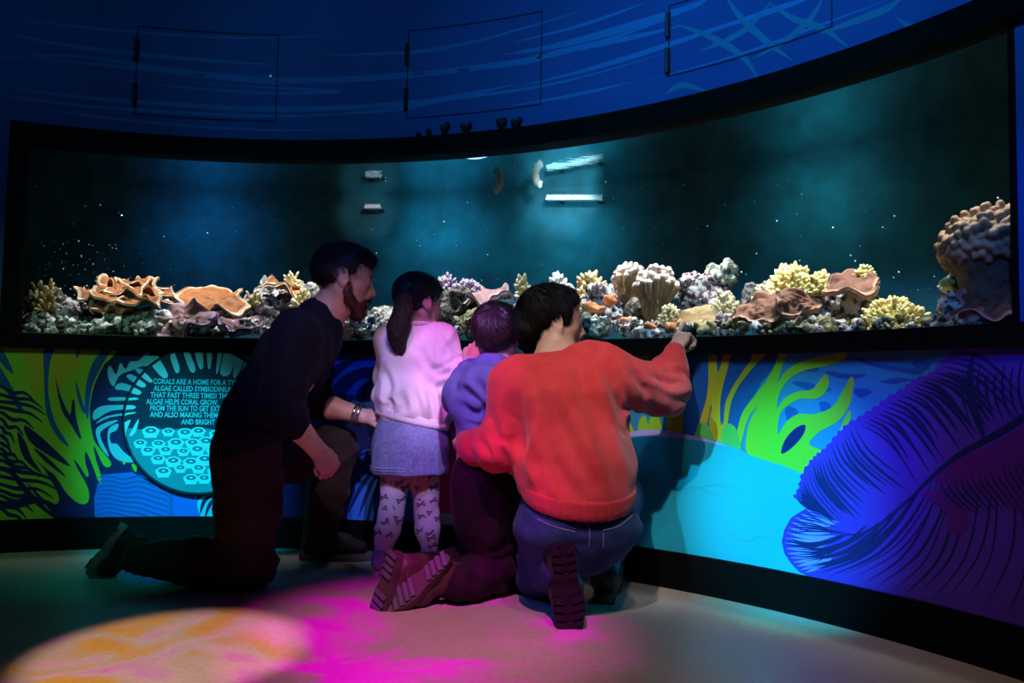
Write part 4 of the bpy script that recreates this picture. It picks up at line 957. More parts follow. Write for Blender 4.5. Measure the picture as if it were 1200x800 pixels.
class Head:                                       # F faces forward, U up, Lf to the person's left; H = chin-to-crown height
    def __init__(s, c, yaw, pitch, roll, H):
        # yaw 0 looks away from the camera (+Y), positive turns to photo-right; pitch positive looks down; roll positive tips the crown to photo-right
        Ry = Matrix.Rotation(-math.radians(yaw), 3, 'Z')
        F = Ry@Vector((0, 1, 0)); U = Vector((0, 0, 1)); Lf = U.cross(F)
        Rp = Matrix.Rotation(math.radians(pitch), 3, Lf); F, U = Rp@F, Rp@U
        Rr = Matrix.Rotation(math.radians(roll), 3, F); U = Rr@U; Lf = U.cross(F)
        s.c, s.F, s.U, s.L, s.H = Vector(c), F, U, Lf, H; s.rot = np.array([F, Lf, U]).T
    def p(s, x, y, z): return s.c+(s.F*x+s.L*y+s.U*z)*s.H
    def loc(s, V):
        d = (V-nv(s.c))/s.H; return np.stack([d@nv(s.F), d@nv(s.L), d@nv(s.U)], 1)
    def ell(s, S, c, r, k=.03, op='u', rot=None): S.ell(s.p(*c), [x*s.H for x in r], s.rot if rot is None else s.rot@rot, k*s.H, op)
    def rc(s, S, a, b, ra, rb, k=.03, op='u'): S.rc(s.p(*a), s.p(*b), ra*s.H, rb*s.H, k*s.H, op)
    def build(s, S, child=0.0):
        e, r = s.ell, s.rc
        e(S, (-.07, 0, .13), (.40, .325, .365), .05); e(S, (.11, 0, .10), (.26, .265, .29), .10); e(S, (.12, 0, -.14), (.245, .235, .34), .10)
        for y in (1, -1):
            r(S, (-.03, y*.215, -.20), (.24, y*.075, -.40), .085, .075, .10); e(S, (.20, y*.165, -.09), (.11, .085, .09), .08)
            r(S, (.345, y*.03, .075), (.28, y*.18, .075), .035, .03, .05)
        e(S, (.285, 0, -.415), (.085, .09, .075), .07)
        for y in (1, -1): e(S, (.40, y*.135, .005), (.075, .085, .055), .05, 's')
        for y in (1, -1): e(S, (.285, y*.128, .002), (.072, .075, .062), .02)
        r(S, (.345, 0, .04), (.445-.03*child, 0, -.135+.01*child), .034, .050, .05); 
        for y in (1, -1): e(S, (.395, y*.052, -.150), (.048, .038, .036), .03)
        e(S, (.355, 0, -.215), (.055, .12, .055), .05)
        for y in (1, -1): r(S, (.395, y*.015, -.258), (.355, y*.085, -.268), .026, .014, .02); r(S, (.390, y*.01, -.305), (.352, y*.075, -.292), .030, .014, .02)
        e(S, (.42, 0, -.282), (.05, .10, .007), .012, 's')
        for y in (1, -1):
            rot = np.array(Matrix.Rotation(y*.45, 3, 'Z')@Matrix.Rotation(-.18, 3, 'Y'))
            e(S, (-.045, y*.335, -.02), (.095, .030, .145), .02, 'u', rot)
            e(S, (-.020, y*.372, .005), (.058, .030, .095), .02, 's', rot); e(S, (-.012, y*.335, -.02), (.03, .03, .04), .02)
            e(S, (.0, y*.318, -.125), (.035, .028, .045), .02)
    def tone(s, V, lips=(.86, .55, .55), ear=1.0, beard=None):
        q = s.loc(V); T = np.ones((len(V), 3), np.float32)
        d = ((q[:, 0]-.385)/.06)**2+(q[:, 1]/.085)**2+((q[:, 2]+.282)/.045)**2; w = np.clip(1.6-d, 0, 1)[:, None]; T = T*(1-w)+nv(lips)*w
        d = ((q[:, 0]-.38)/.12)**2+((np.abs(q[:, 1])-.13)/.10)**2+((q[:, 2]+.06)/.09)**2
        return T
    def eyes(s, parent, mat_w, mat_i):
        for y in (1, -1):
            g = Geo(); g.ball(s.p(.290, y*.128, .004), s.H*.071, 14, 10, None, 0); d = s.F; g.ball(s.p(.290, y*.128, .004)+d*s.H*.042, s.H*.036, 10, 6, None, 1); g.build('eye', [mat_w, mat_i], parent, True)
    def brows(s, parent, mat):
        for y in (1, -1):
            g = Geo(); g.tube([s.p(.368, y*.05, .085), s.p(.352, y*.12, .105), s.p(.285, y*.20, .085)], [s.H*.016, s.H*.020, s.H*.008], 6); g.build('eyebrow', mat, parent, True)

def strands(hd, roots, N, flow, length, w, mat, parent, name='strand_layer', lift=.004, seed=1, segs=4, wav=.15, cr=None):
    rr = random.Random(seed); g = Geo(); cr = cr or (-.07, 0, .13); C = hd.p(*cr); V = []; F = []
    for p, n in zip(roots, N):
        p = Vector(p); n = Vector(n); L = length(p) if callable(length) else length; L *= rr.uniform(.7, 1.2); st = L/segs
        pts = []; q = p-n*.002; jit = Vector((rr.uniform(-1, 1), rr.uniform(-1, 1), rr.uniform(-1, 1)))*wav
        for i in range(segs+1):
            pts.append(q+n*(lift*(i/segs)**1.0))
            d = flow(q)+jit; m = (q-C).normalized(); d = d-m*d.dot(m); d = d.normalized() if d.length > 1e-6 else Vector((0, 0, -1))
            r0 = (q-C).length; q = q+d*st; q = C+(q-C).normalized()*r0
        o = len(V); side = None
        for i, q in enumerate(pts):
            d = (pts[min(i+1, segs)]-pts[max(i-1, 0)]).normalized(); m = (q-C).normalized(); b = d.cross(m).normalized(); ww = w*(1-.85*(i/segs)**2)*rr.uniform(.9, 1.1)
            V += [q-b*ww, q+m*ww*.8, q+b*ww]
        for i in range(segs):
            a = o+i*3
            F += [(a, a+1, a+4, a+3), (a+1, a+2, a+5, a+4)]
    me = mesh_np(name, np.array([tuple(v) for v in V], np.float32), np.array(F, np.int32)); return link(name, me, mat, parent)
def sample(V, N, keep, n, seed):
    idx = np.where(keep)[0]; rs = np.random.RandomState(seed); idx = rs.choice(idx, min(n, len(idx)), replace=False); return V[idx], N[idx]

def hand(S, wrist, fwd, back, size, curls, side, thumb=(.6, .3), spread=.05, tcurl=.5, r=1.0):
    # fwd wrist->knuckles, back = normal of the back of the hand, side +1 = thumb on (fwd x back) side
    F = unit(fwd); B = Vector(back); B = (B-F*B.dot(F)).normalized(); T = F.cross(B)*side; k = size/.185; W = Vector(wrist)
    P = lambda x, y, z: W+(F*x+T*y+B*z)*k
    S.flat(P(-.01, 0, 0), P(.045, .002, 0), .026*k*r, .036*k*r, T, .62, .012, fl2=.42)
    S.flat(P(.045, .002, .001), P(.078, .002, .002), .036*k*r, .037*k*r, T, .42, .012, fl2=.36)
    S.rc(P(.012, .018, -.006), P(.045, .030, -.010), .016*k*r, .014*k*r, .012)      # thumb base
    tips = []
    for i in range(4):
        y = .029-.0195*i; x0 = (.086, .090, .086, .077)[i]; ln = ((.043, .026, .021), (.047, .030, .022), (.043, .028, .021), (.034, .021, .018))[i]; ra = (.0092, .0094, .0088, .0078)[i]*r
        p = P(x0, y, .002); ang = 0; sp = spread*(1.5-i); cu = curls[i]
        S.rc(P(x0-.03, y*.8, .0), p, ra*1.05*k, ra*1.08*k, .008)
        rr_ = ra*k
        for j in range(3):
            ang += cu[j]; d = F*math.cos(ang)-B*math.sin(ang); d = (d+T*sp).normalized(); q = p+d*ln[j]*k
            S.rc(p, q, rr_*1.04, rr_*.92, .0035); rr_ *= .93; p = q
        tips.append(p)
    p = P(.040, .034, -.010); a0, a1 = thumb; d = (F*math.cos(a0)+T*math.sin(a0)-B*a1).normalized()
    for j, l in enumerate((.036, .030, .024)):
        q = p+d*l*k; S.rc(p, q, (.0125-.001*j)*k*r, (.0112-.0012*j)*k*r, .004); p = q
        d = (d*math.cos(tcurl)+(F*.5-T*.6-B*.4)*math.sin(tcurl)).normalized()
    return tips

def shoe(parent, heel, toe, down, length, width, shaft_to, shaft_h, mats, name='shoe', bend=0.0, sole_t=.024, lug=True, laces=None, collar=.042, slim=1.0, label=None, toe_r=.036, tape=None):
    # heel / toe: points on the bottom of the sole; down: outward normal of the sole
    X = unit(Vector(toe)-Vector(heel)); Dn = Vector(down); Dn = (Dn-X*Dn.dot(X)).normalized(); Z = -Dn; Y = Z.cross(X); O = Vector(heel); k = length/.28; wk = width/.10
    Pw = lambda x, y, z: O+X*x+Y*y+Z*z
    xb = length*.66
    def bendf(V):
        if not bend: return V
        Q = V-nv(O); x = Q@nv(X); y = Q@nv(Y); z = Q@nv(Z); t = np.clip((x-xb)/.03, 0, 1); a = bend*t; dx = np.maximum(x-xb, 0)
        nx = np.minimum(x, xb)+dx*np.cos(a)-(z)*np.sin(a)*t*.6; nz = z*np.cos(a*.5)+dx*np.sin(a)
        return (nv(O)+np.outer(nx, nv(X))+np.outer(y, nv(Y))+np.outer(nz, nv(Z))).astype(np.float32)
    S = SDF(); s0 = sole_t
    S.rc(Pw(.042*k, 0, s0+.028*k), Pw(.06*k, 0, s0+.045*k), .036*k*wk*slim, .040*k*wk*slim, .02); S.flat(Pw(.05*k, 0, s0+.035*k), Pw(.16*k, 0, s0+.030*k), .037*k*wk, .044*k*wk, Y, 1.0, .03, fl2=.85)
    S.flat(Pw(.16*k, 0, s0+.028*k), Pw(.235*k, 0, s0+.020*k), .044*k*wk, .038*k*wk, Y, .85, .03, fl2=.66); S.rc(Pw(.09*k, 0, s0+.06*k), Pw(.17*k, 0, s0+.038*k), .030*k*wk, .026*k*wk, .03)
    st = Vector(shaft_to); an = Pw(.055*k, 0, s0+.06*k); dd = (st-an).normalized()
    S.rc(an, an+dd*shaft_h, collar, collar*1.06, .025)
    S.plane(Pw(0, 0, s0*.6), -Z, .003)
    up = sdf_obj(name, S, .005, mats[0], parent, lambda V, N: bendf(V+N*(.0025*vnoise(V*55, 3))[:, None]), 2)
    if label: up['label'] = label
    # welt and tread
    n = 40; out = []
    for i in range(n):
        t = 2*PI*i/n; x = (.5-.5*math.cos(t)); y = math.sin(t)
        wv = .036+.010*math.sin(PI*min(1, x*1.05))**1.0+.012*max(0, x-.45)*2.0*(1-max(0, x-.8)*2.2)-.012*math.exp(-((x-.38)/.13)**2)
        out.append((x*(length+.012)-.006, (1 if y >= 0 else -1)*abs(y)**.62*wv*wk*k, ))
    g = Geo(); V = []
    for z in (sole_t*1.0, sole_t*.45, 0.0):
        sc = 1.0 if z > 0 else .97
        for x, y in out: V.append(Pw(x, y*sc, z))
    F = [(j*n+i, (j+1)*n+i, (j+1)*n+(i+1) % n, j*n+(i+1) % n) for j in range(2) for i in range(n)]+[tuple(range(n)), tuple(2*n+i for i in range(n-1, -1, -1))]
    g.add(V, F, 0)
    if lug:
        for i in range(11):
            x = length*(.05+.09*i)
            if .36 < x/length < .52: continue
            wv = .030*wk*k*(1.25 if x/length > .5 else 1.0)*(1-.5*max(0, x/length-.8)*3)
            rot = np.array([X, Y, Z]).T; Rm = Matrix(rot.tolist())
            if lug == 'bars': g.box(Pw(x, 0, -.003), (length*.055, wv*2, .010), Rm@Matrix.Rotation(.35, 3, 'Z'), 1)
            else:
                for sy in (-1, 1): g.box(Pw(x, sy*wv*.72, -.003), (length*.055, wv*.75, .010), Rm@Matrix.Rotation(.25*sy, 3, 'Z'), 1)
                if i % 2: g.box(Pw(x, 0, -.003), (length*.05, wv*.4, .009), Rm, 1)
    so = g.build('sole', mats[1:3], up)
    if bend:
        co = np.array([tuple(v.co) for v in so.data.vertices], np.float32); so.data.vertices.foreach_set('co', bendf(co).ravel()); so.data.update()
    if laces is not None:
        g = Geo()
        for i in range(5):
            x = (.105+.018*i)*k; zt = s0+(.098-.0085*i)*k*1.0
            g.tube([Pw(x, -.024*k, zt-.012*k), Pw(x+.004, 0, zt), Pw(x, .024*k, zt-.012*k)], .0028, 6)
        for sy in (-1, 1): g.tube(smooth_poly([Pw(.10*k, 0, s0+.102*k), Pw(.085*k, sy*.03, s0+.115*k), Pw(.10*k, sy*.045, s0+.09*k), Pw(.115*k, sy*.05, s0+.06*k)], 4, False), .0026, 6)
        g.build('lace', laces, up, True)
    return up
def folds(V, N, axis, freq, amp, seed=0, stretch=6.0):
    d = nv(unit(axis)); s = (V@d)[:, None]*d; Q = (V-s)+s/stretch
    return amp*(1-2*np.abs(vnoise(Q*freq+.35*np.stack([vnoise(V*9, seed+5)]*3, 1), seed)))+amp*.5*vnoise(Q*freq*2.1, seed+2)
def bend_folds(V, c, axis, amp, width, freq, seed=0):   # creases bunching round a joint
    D = V-nv(c); r = np.sqrt((D*D).sum(1)); a = D@nv(unit(axis)); return amp*np.exp(-(r/width)**2)*np.sin(a*freq+3*vnoise(V*18, seed))

def creases(V, N, lines, amp, wpx):               # pressed-in fold valleys along given lines on the side that faces the room
    D = V-nv(CAM); d = D/np.maximum(np.linalg.norm(D, axis=1), 1e-6)[:, None]
    Rx, Ry, Rz = nv(ax), nv(ay), nv(-az); w = D@Rz; u = 600+FOC*(D@Rx)/w; v = 400-FOC*(D@Ry)/w; face = np.clip(-(d*N).sum(1)*1.6, 0, 1); out = np.zeros(len(V), np.float32)
    for L in lines:
        P = smooth_poly([(x, y, 0) for x, y in L], 5, False); best = np.full(len(V), 1e9, np.float32); tt = np.zeros(len(V), np.float32)
        for i in range(len(P)-1):
            a, b = P[i], P[i+1]; ex, ey = b.x-a.x, b.y-a.y; l2 = max(ex*ex+ey*ey, 1e-6); t = np.clip(((u-a.x)*ex+(v-a.y)*ey)/l2, 0, 1)
            q = np.hypot(u-a.x-t*ex, v-a.y-t*ey); m = q < best; best[m] = q[m]; tt[m] = (i+t[m])/(len(P)-1)
        prof = np.exp(-(best/wpx)**2)-.45*np.exp(-((best-2.0*wpx)/(wpx*.9))**2)
        out += prof*np.clip(np.sin(PI*tt), .25, 1)
    return V-N*(amp*out*face)[:, None]
# ------------------------------------------------------------------ the people
SKIN_A = skin_mat('skin_fair', (.56, .33, .25, 1), (.64, .39, .30, 1)); SKIN_B = skin_mat('skin_light', (.58, .34, .26, 1), (.66, .40, .31, 1)); SKIN_K = skin_mat('skin_child', (.66, .42, .34, 1), (.74, .49, .40, 1))
M_EYE = plain('eye_white', (.75, .72, .70, 1), .25); M_IRIS = plain('eye_iris', (.03, .02, .015, 1), .2)
HAIR_M = hair_mat('brown_hair', (.012, .006, .004, 1), (.035, .018, .011, 1)); HAIR_W = hair_mat('black_hair', (.002, .002, .003, 1), (.006, .005, .007, 1), .6, .12); HAIR_G = hair_mat('dark_brown_hair', (.012, .007, .006, 1), (.04, .022, .018, 1), .32); HAIR_B = hair_mat('child_hair', (.016, .010, .012, 1), (.06, .038, .034, 1), .26)
HAIR_M0 = hair_mat('brown_scalp_hair', (.008, .004, .003, 1), (.016, .009, .006, 1), .8); HAIR_W0 = hair_mat('black_scalp_hair', (.002, .002, .003, 1), (.006, .005, .006, 1), .8); HAIR_G0 = hair_mat('dark_scalp_hair', (.008, .005, .004, 1), (.018, .010, .009, 1), .8); HAIR_B0 = hair_mat('child_scalp_hair', (.008, .005, .005, 1), (.018, .011, .010, 1), .8)
BEARD_M = hair_mat('reddish_beard', (.035, .012, .006, 1), (.09, .032, .016, 1), .5)
UP = Vector((0, 0, 1))
def body_obj(label, S, vox, mat, head, group='family at the aquarium', **kw):
    V, F = S.mesh(vox, lambda V, N: V+N*(.0006*vnoise(V*60, 4))[:, None], 1)
    o = link('person', mesh_np('person', V, F), mat); vcol(o, head.tone(V, **kw)); return tag(o, label, 'person', group)

# ============ man kneeling on the left, profile to the right
hd = Head(J(404, 327, 2.76), 74, 9, 0, .236); S = SDF(); hd.build(S)
pel = J(290, 528, 2.74); chest = J(344, 420, 2.76); nb = J(374, 376, 2.76)
shN, shF = J(348, 395, 2.60), J(368, 396, 2.92); elN = J(329, 478, 2.57); wrN = J(371, 526, 2.60); elF = J(362, 470, 2.98); wrF = J(424, 487, 2.96)
hipN, hipF = J(291, 542, 2.66), J(298, 536, 2.83); knN = J(291, 660, 2.70); anN = J(162, 652, 2.76); knF = J(392, 524, 3.04); anF = J(374, 634, 3.09)
wd_ = Vector((.1, -1, 0))
S.path([J(400, 346, 2.76), J(386, 362, 2.76), nb], [.062, .060, .070], .03); S.flat(pel, chest, .135, .165, wd_, .70, .05); S.flat(chest, nb, .165, .08, wd_, .68, .05)
for a, b, c in ((shN, elN, wrN), (shF, elF, wrF)): S.rc(chest.lerp(a, .6), a, .075, .056, .04); S.rc(a, b, .052, .042, .02); S.rc(b, b.lerp(c, .35), .042, .044, .02); S.rc(b.lerp(c, .35), c, .044, .029, .02)
for a, b, c in ((hipN, knN, anN), (hipF, knF, anF)): S.rc(pel.lerp(a, .7), a, .10, .09, .04); S.rc(a, b, .085, .056, .02); S.rc(b, c, .054, .038, .02)
fist = [(1.15, 1.5, .9)]*4
hand(S, wrN, J(384, 545, 2.62)-wrN, Vector((.55, -.8, .35)), .185, fist, -1, (.5, .5), .0, .7)
hand(S, wrF, J(447, 484, 2.95)-wrF, Vector((-.2, -.6, .75)), .18, [(.3, .3, .2)]*4, 1, (.5, .4))
man = body_obj('bearded man in a dark navy sweater kneeling on one knee at the left', S, .0042, SKIN_A, hd)
hd.eyes(man, M_EYE, M_IRIS); hd.brows(man, HAIR_M)
NAVY = cloth_mat('navy_knit', (.0035, .0055, .016, 1), (.006, .009, .024, 1), 300, .3, sheen=.02); TROU = cloth_mat('dark_trousers', (.024, .017, .018, 1), (.036, .026, .027, 1), 500, .2, sheen=.05)
S = SDF(); S.flat(J(295, 512, 2.74), chest, .150, .180, wd_, .70, .05, fl2=.64); S.flat(chest, J(373, 372, 2.76), .180, .092, wd_, .64, .05, fl2=.74); S.rc(J(297, 486, 2.74), J(332, 436, 2.76), .095, .09, .06); S.rc(J(374, 398, 2.76), J(379, 382, 2.76), .080, .068, .03)
for a, b, c, e in ((shN, elN, wrN, .36), (shF, elF, wrF, .22)):
    S.rc(chest.lerp(a, .5), a, .10, .082, .05); S.rc(a, b, .080, .068, .03); S.rc(b, b.lerp(c, e), .068, .054, .03)
def post(V, N):
    d = folds(V, N, J(344, 420, 2.6)-J(290, 520, 2.6), 13, .008, 3, 3)+bend_folds(V, elN, wrN-elN, .006, .11, 120)+bend_folds(V, elF, wrF-elF, .006, .1, 120); return V+N*d[:, None]
sw = sdf_obj('sweater', S, .0065, NAVY, man, post, 3)
S = SDF(); axn = unit(J(398, 346, 2.76)-nb); rc_ = nb+axn*.008; oo = axn.cross(Vector((0, 1, 0))); ring = [rc_+oo*math.cos(t)*.074+Vector((0, math.sin(t)*.074, 0)) for t in [2*PI*i/20 for i in range(21)]]; S.path(ring, [.011]*21, .008); sdf_obj('collar', S, .006, NAVY, sw); S = SDF(); S.flat(J(288, 523, 2.74), J(308, 526, 2.74), .122, .122, wd_, .86, .03); sdf_obj('hem_ribbing', S, .006, NAVY, sw)
S = SDF(); S.flat(pel+UP*.02, J(292, 548, 2.74), .138, .142, wd_, .78, .05)
for a, b, c in ((hipN, knN, anN), (hipF, knF, anF)): S.rc(a+UP*.02, a.lerp(b, .5), .108, .100, .05); S.rc(a.lerp(b, .5), b, .100, .076, .04); S.rc(b, b.lerp(c, .4), .078, .076, .04); S.rc(b.lerp(c, .4), b.lerp(c, .97), .076, .060, .03)
S.ell(knN+Vector((.02, 0, -.012)), (.075, .075, .065), None, .03)
def post(V, N):
    d = bend_folds(V, knN+Vector((-.05, 0, .03)), Vector((.6, 0, .8)), .008, .14, 90, 2)+folds(V, N, Vector((1, 0, .3)), 15, .006, 6, 4)+bend_folds(V, anN, Vector((1, 0, 0)), .005, .09, 150); V = V+N*d[:, None]; V[:, 2] = np.maximum(V[:, 2], .004); return V
sdf_obj('trousers', S, .0065, TROU, man, post, 3)
SHOE_M = [plain('black_suede', (.006, .006, .007, 1), .8, bump=(120, .3, .002)), plain('grey_midsole', (.16, .13, .13, 1), .6), plain('dark_outsole', (.02, .018, .018, 1), .7)]
sh = shoe(man, J(141, 614, 2.78), J(101, 668, 2.80), Vector((-.8, -.15, .3)), .255, .095, anN+Vector((.1, 0, 0)), .03, SHOE_M, bend=.75, laces=plain('lace_dark', (.02, .03, .03, 1), .7), label='black trainer with worn pale midsole tipped up on its toe')
g = Geo(); sh2 = shoe(man, on_floor(352, 655)+Vector((0, 0, .002)), on_floor(440, 655)+Vector((0, .0, .002)), Vector((0, 0, -1)), .275, .098, anF+UP*.1, .03, SHOE_M, laces=plain('lace_dark', (.02, .03, .03, 1), .7), lug=False)
# hair and beard
S = SDF(); hd.ell(S, (-.085, 0, .155), (.425, .352, .385)); hd.ell(S, (.10, 0, .33), (.30, .27, .20), .08); hd.rc(S, (.10, .22, .46), (.31, .05, .36), .06, .055, .08); hd.rc(S, (.31, .05, .36), (.30, -.16, .30), .055, .045, .08)
hd.ell(S, (.50, 0, -.05), (.30, .50, .30), .04, 's'); hd.ell(S, (.20, 0, -.42), (.42, .50, .36), .05, 's'); hd.ell(S, (-.06, -.40, -.05), (.14, .16, .19), .03, 's'); hd.ell(S, (-.06, .40, -.05), (.14, .16, .19), .03, 's'); hd.ell(S, (-.30, 0, -.52), (.35, .5, .30), .05, 's')
def post(V, N): return V+N*(.004*fbm(V*50, 2, 3))[:, None]
V, F = S.mesh(.005, post, 2); hm = link('hair', mesh_np('hair', V, F), HAIR_M0, man); N = normals_np(V, F)
cr = hd.p(-.25, 0, .48); r_, n_ = sample(V, N, hd.loc(V)[:, 2] > -.2, 2600, 1)
def flow(q):
    d = q-cr; return d.normalized()*.6+hd.F*.5-hd.U*.45
strands(hd, r_, n_, flow, lambda p: .035 if hd.loc(np.array([p]))[0, 0] < .05 else .012, .0011, HAIR_M, hm, lift=.009, seed=2, wav=.3)
S = SDF(); 
for y in (1, -1):
    hd.rc(S, (.045, y*.285, -.06), (.05, y*.270, -.20), .030, .062, .04); hd.rc(S, (.05, y*.270, -.20), (.10, y*.235, -.30), .066, .078, .05); hd.rc(S, (.10, y*.235, -.30), (.24, y*.14, -.41), .078, .095, .05); hd.rc(S, (.41, y*.03, -.225), (.33, y*.12, -.285), .028, .026, .02); hd.rc(S, (.33, y*.12, -.285), (.28, y*.14, -.38), .03, .05, .03)
hd.ell(S, (.27, 0, -.46), (.145, .15, .115), .05); hd.ell(S, (.36, 0, -.345), (.05, .06, .05), .04); hd.ell(S, (.41, 0, -.282), (.05, .075, .018), .015, 's')
V, F = S.mesh(.004, lambda V, N: V+N*(.003*fbm(V*70, 2, 5))[:, None], 1); bm_ = link('beard', mesh_np('beard', V, F), BEARD_M, man); N = normals_np(V, F); r_, n_ = sample(V, N, np.ones(len(V), bool), 1500, 3)
strands(hd, r_, n_, lambda q: -hd.U+hd.F*.35, .018, .0008, BEARD_M, bm_, lift=.005, seed=4, wav=.35, cr=(.1, 0, -.2), segs=3)
# bracelet on the far wrist
g = Geo(); ax_w = unit(wrF-elF); bc = elF.lerp(wrF, .93)
for o_, m_ in ((-.008, 0), (.008, 1)):
    o1 = ax_w.orthogonal().normalized(); o2 = ax_w.cross(o1); pts = [bc+ax_w*o_+(o1*math.cos(t)+o2*math.sin(t))*.037 for t in [2*PI*i/24 for i in range(25)]]; g.tube(pts, .0065, 8, m_, False)
g.build('bracelet', [plain('silver', (.75, .78, .8, 1), .2, 1), plain('silver_dull', (.5, .5, .55, 1), .3, 1)], man, True)

# ============ girl standing, ponytail
Yg = 2.93
hd = Head(J(491, 354, Yg), 52, 4, 0, .212); S = SDF(); hd.build(S, 1)
pel = J(481, 520, Yg); wai = J(484, 478, Yg); che = J(486, 418, Yg); nb = J(490, 382, Yg)
shR, elR, wrR = J(517, 397, Yg), J(535, 440, Yg-.02), J(531, 424, Yg+.16); shL, elL, wrL = J(458, 399, Yg), J(453, 442, Yg+.07), J(478, 418, Yg+.2)
fl, fr = on_floor(447, 672), on_floor(503, 668); kl_, kr_ = J(458, 604, fl.y), J(500, 604, fr.y); hl, hr = J(467, 536, Yg), J(496, 536, Yg); al, ar = fl+UP*.07, fr+UP*.07
wx = Vector((1, .12, 0)); 
S.path([J(492, 372, Yg), nb], [.042, .045], .02); S.flat(pel, wai, .095, .09, wx, .72, .04); S.flat(wai, che, .09, .105, wx, .68, .04); S.flat(che, J(489, 392, Yg), .105, .07, wx, .6, .03)
for a, b, c in ((shR, elR, wrR), (shL, elL, wrL)): S.rc(che.lerp(a, .7)+UP*.02, a, .05, .036, .03); S.rc(a, b, .034, .028, .02); S.rc(b, c, .028, .020, .02)
for h, k, a in ((hl, kl_, al), (hr, kr_, ar)): S.rc(h, k, .058, .040, .03); S.rc(k, k.lerp(a, .4), .040, .040, .02); S.rc(k.lerp(a, .4), a, .040, .026, .02)
gh = [(.5, .6, .4)]*4
hand(S, wrR, Vector((-.15, 1, .25)), Vector((.2, -.2, 1)), .125, gh, 1); hand(S, wrL, Vector((.1, 1, .15)), Vector((0, -.2, 1)), .125, gh, -1)
girl = body_obj('small girl with a ponytail in a pale pink sweatshirt and denim skirt, standing', S, .0038, SKIN_K, hd)
hd.eyes(girl, M_EYE, M_IRIS)
SWG = cloth_mat('pale_pink_sweat', (.74, .64, .72, 1), (.80, .70, .77, 1), 420, .2)
S = SDF(); S.flat(J(482, 488, Yg), J(484, 470, Yg), .118, .128, wx, .84, .03); S.flat(J(484, 470, Yg), che, .128, .118, wx, .78, .05); S.flat(che, J(489, 390, Yg), .118, .070, wx, .72, .04)
for a, b, c in ((shR, elR, wrR), (shL, elL, wrL)): S.rc(che.lerp(a, .6)+UP*.015, a, .068, .055, .04); S.rc(a, b, .054, .047, .025); S.rc(b, b.lerp(c, .8), .047, .036, .025)
GCR = [[(528, 448), (512, 452), (498, 446)], [(524, 442), (506, 430), (496, 412)], [(470, 462), (474, 476), (468, 486)], [(452, 468), (458, 478), (456, 486)], [(500, 455), (508, 472), (512, 490)], [(484, 456), (490, 472), (492, 490)], [(516, 456), (520, 474), (520, 492)], [(530, 404), (534, 420), (528, 434)], [(448, 430), (456, 452), (452, 470)]]
def post(V, N):
    zz = V[:, 2]; lowm = np.exp(-((zz-J(484, 474, Yg).z)/.07)**2); d = folds(V, N, UP, 26, .006, 4, 7)*lowm*1.2+folds(V, N, Vector((.7, 0, .7)), 14, .005, 8, 3)+bend_folds(V, shR-UP*.05, Vector((1, 0, .6)), .006, .09, 130, 4)+bend_folds(V, elR, elR-shR, .005, .07, 160, 1); V = V+N*d[:, None]
    V = creases(V, N, GCR, .009, 4)
    V[:, 2] -= .030*np.clip((V[:, 0]-J(484, 470, Yg).x)/.11, -1, 1)*np.exp(-((zz-J(484, 486, Yg).z)/.06)**2); return V
gs = sdf_obj('sweatshirt', S, .0055, SWG, girl, post, 3)
S = SDF(); c0 = J(483, 491, Yg)
for i in range(41):
    t = 2*PI*i/40; t2 = 2*PI*(i+1)/40; f = lambda t: c0+Vector((math.cos(t)*.122, math.sin(t)*.102, -.027*math.cos(t))); S.rc(f(t), f(t2), .013, .013, .004); S.rc(f(t)+UP*.014, f(t2)+UP*.014, .012, .012, .004)
C2 = SDF(); C2.path([nb+Vector((math.cos(t)*.053, math.sin(t)*.050, .006)) for t in [2*PI*i/16 for i in range(17)]], [.009]*17, .006); sdf_obj('collar', C2, .005, SWG, gs)
def post(V, N): a = np.arctan2(V[:, 1]-c0.y, V[:, 0]-c0.x); return V+N*(.0012*np.sin(a*90))[:, None]
sdf_obj('ribbed_hem', S, .005, SWG, gs, post, 2)
def denim():
    t = NT('quilted_denim'); v = t.coord((1, 1, 1)); n = t.noise(v, 40, 4); base = t.ramp(n.outputs[0], [(.3, (.15, .17, .36)), (.7, (.22, .25, .48))])
    vo = t.node('ShaderNodeTexVoronoi', {'Vector': v, 'Scale': 95}); c = t.mix(t.ramp(vo.outputs[0], [(.10, (1, 1, 1)), (.40, (0, 0, 0))]), base, (.30, .32, .56, 1)); t.set('Base Color', c); t.set('Roughness', .9); t.bump(vo.outputs[0], .4, .003); return t.m
S = SDF(); S.flat(J(482, 490, Yg), J(481, 520, Yg), .118, .132, wx, .86, .03); S.flat(J(481, 520, Yg), J(481, 551, Yg), .132, .140, wx, .90, .03); S.plane(J(481, 554, Yg), (0, 0, -1), .004)
S.flat(J(481, 556, Yg), J(481, 535, Yg), .126, .126, wx, .88, .004, 's')
def post(V, N): return V+N*(folds(V, N, UP, 16, .005, 9, 5)*np.clip((J(481, 500, Yg).z-V[:, 2])/.1, 0, 1))[:, None]
sk = sdf_obj('skirt', S, .005, denim(), girl, post, 2)
g = Geo(); 
for zz in (545, 548):
    pz = J(481, zz, Yg); g.tube([pz+Vector((math.cos(t)*.1415, math.sin(t)*.1275+.017*math.cos(t), 0)) for t in [2*PI*i/48 for i in range(49)]], .0012, 5, 0, False)
g.build('hem_seam', plain('seam_thread', (.45, .47, .7, 1), .8), sk, True)
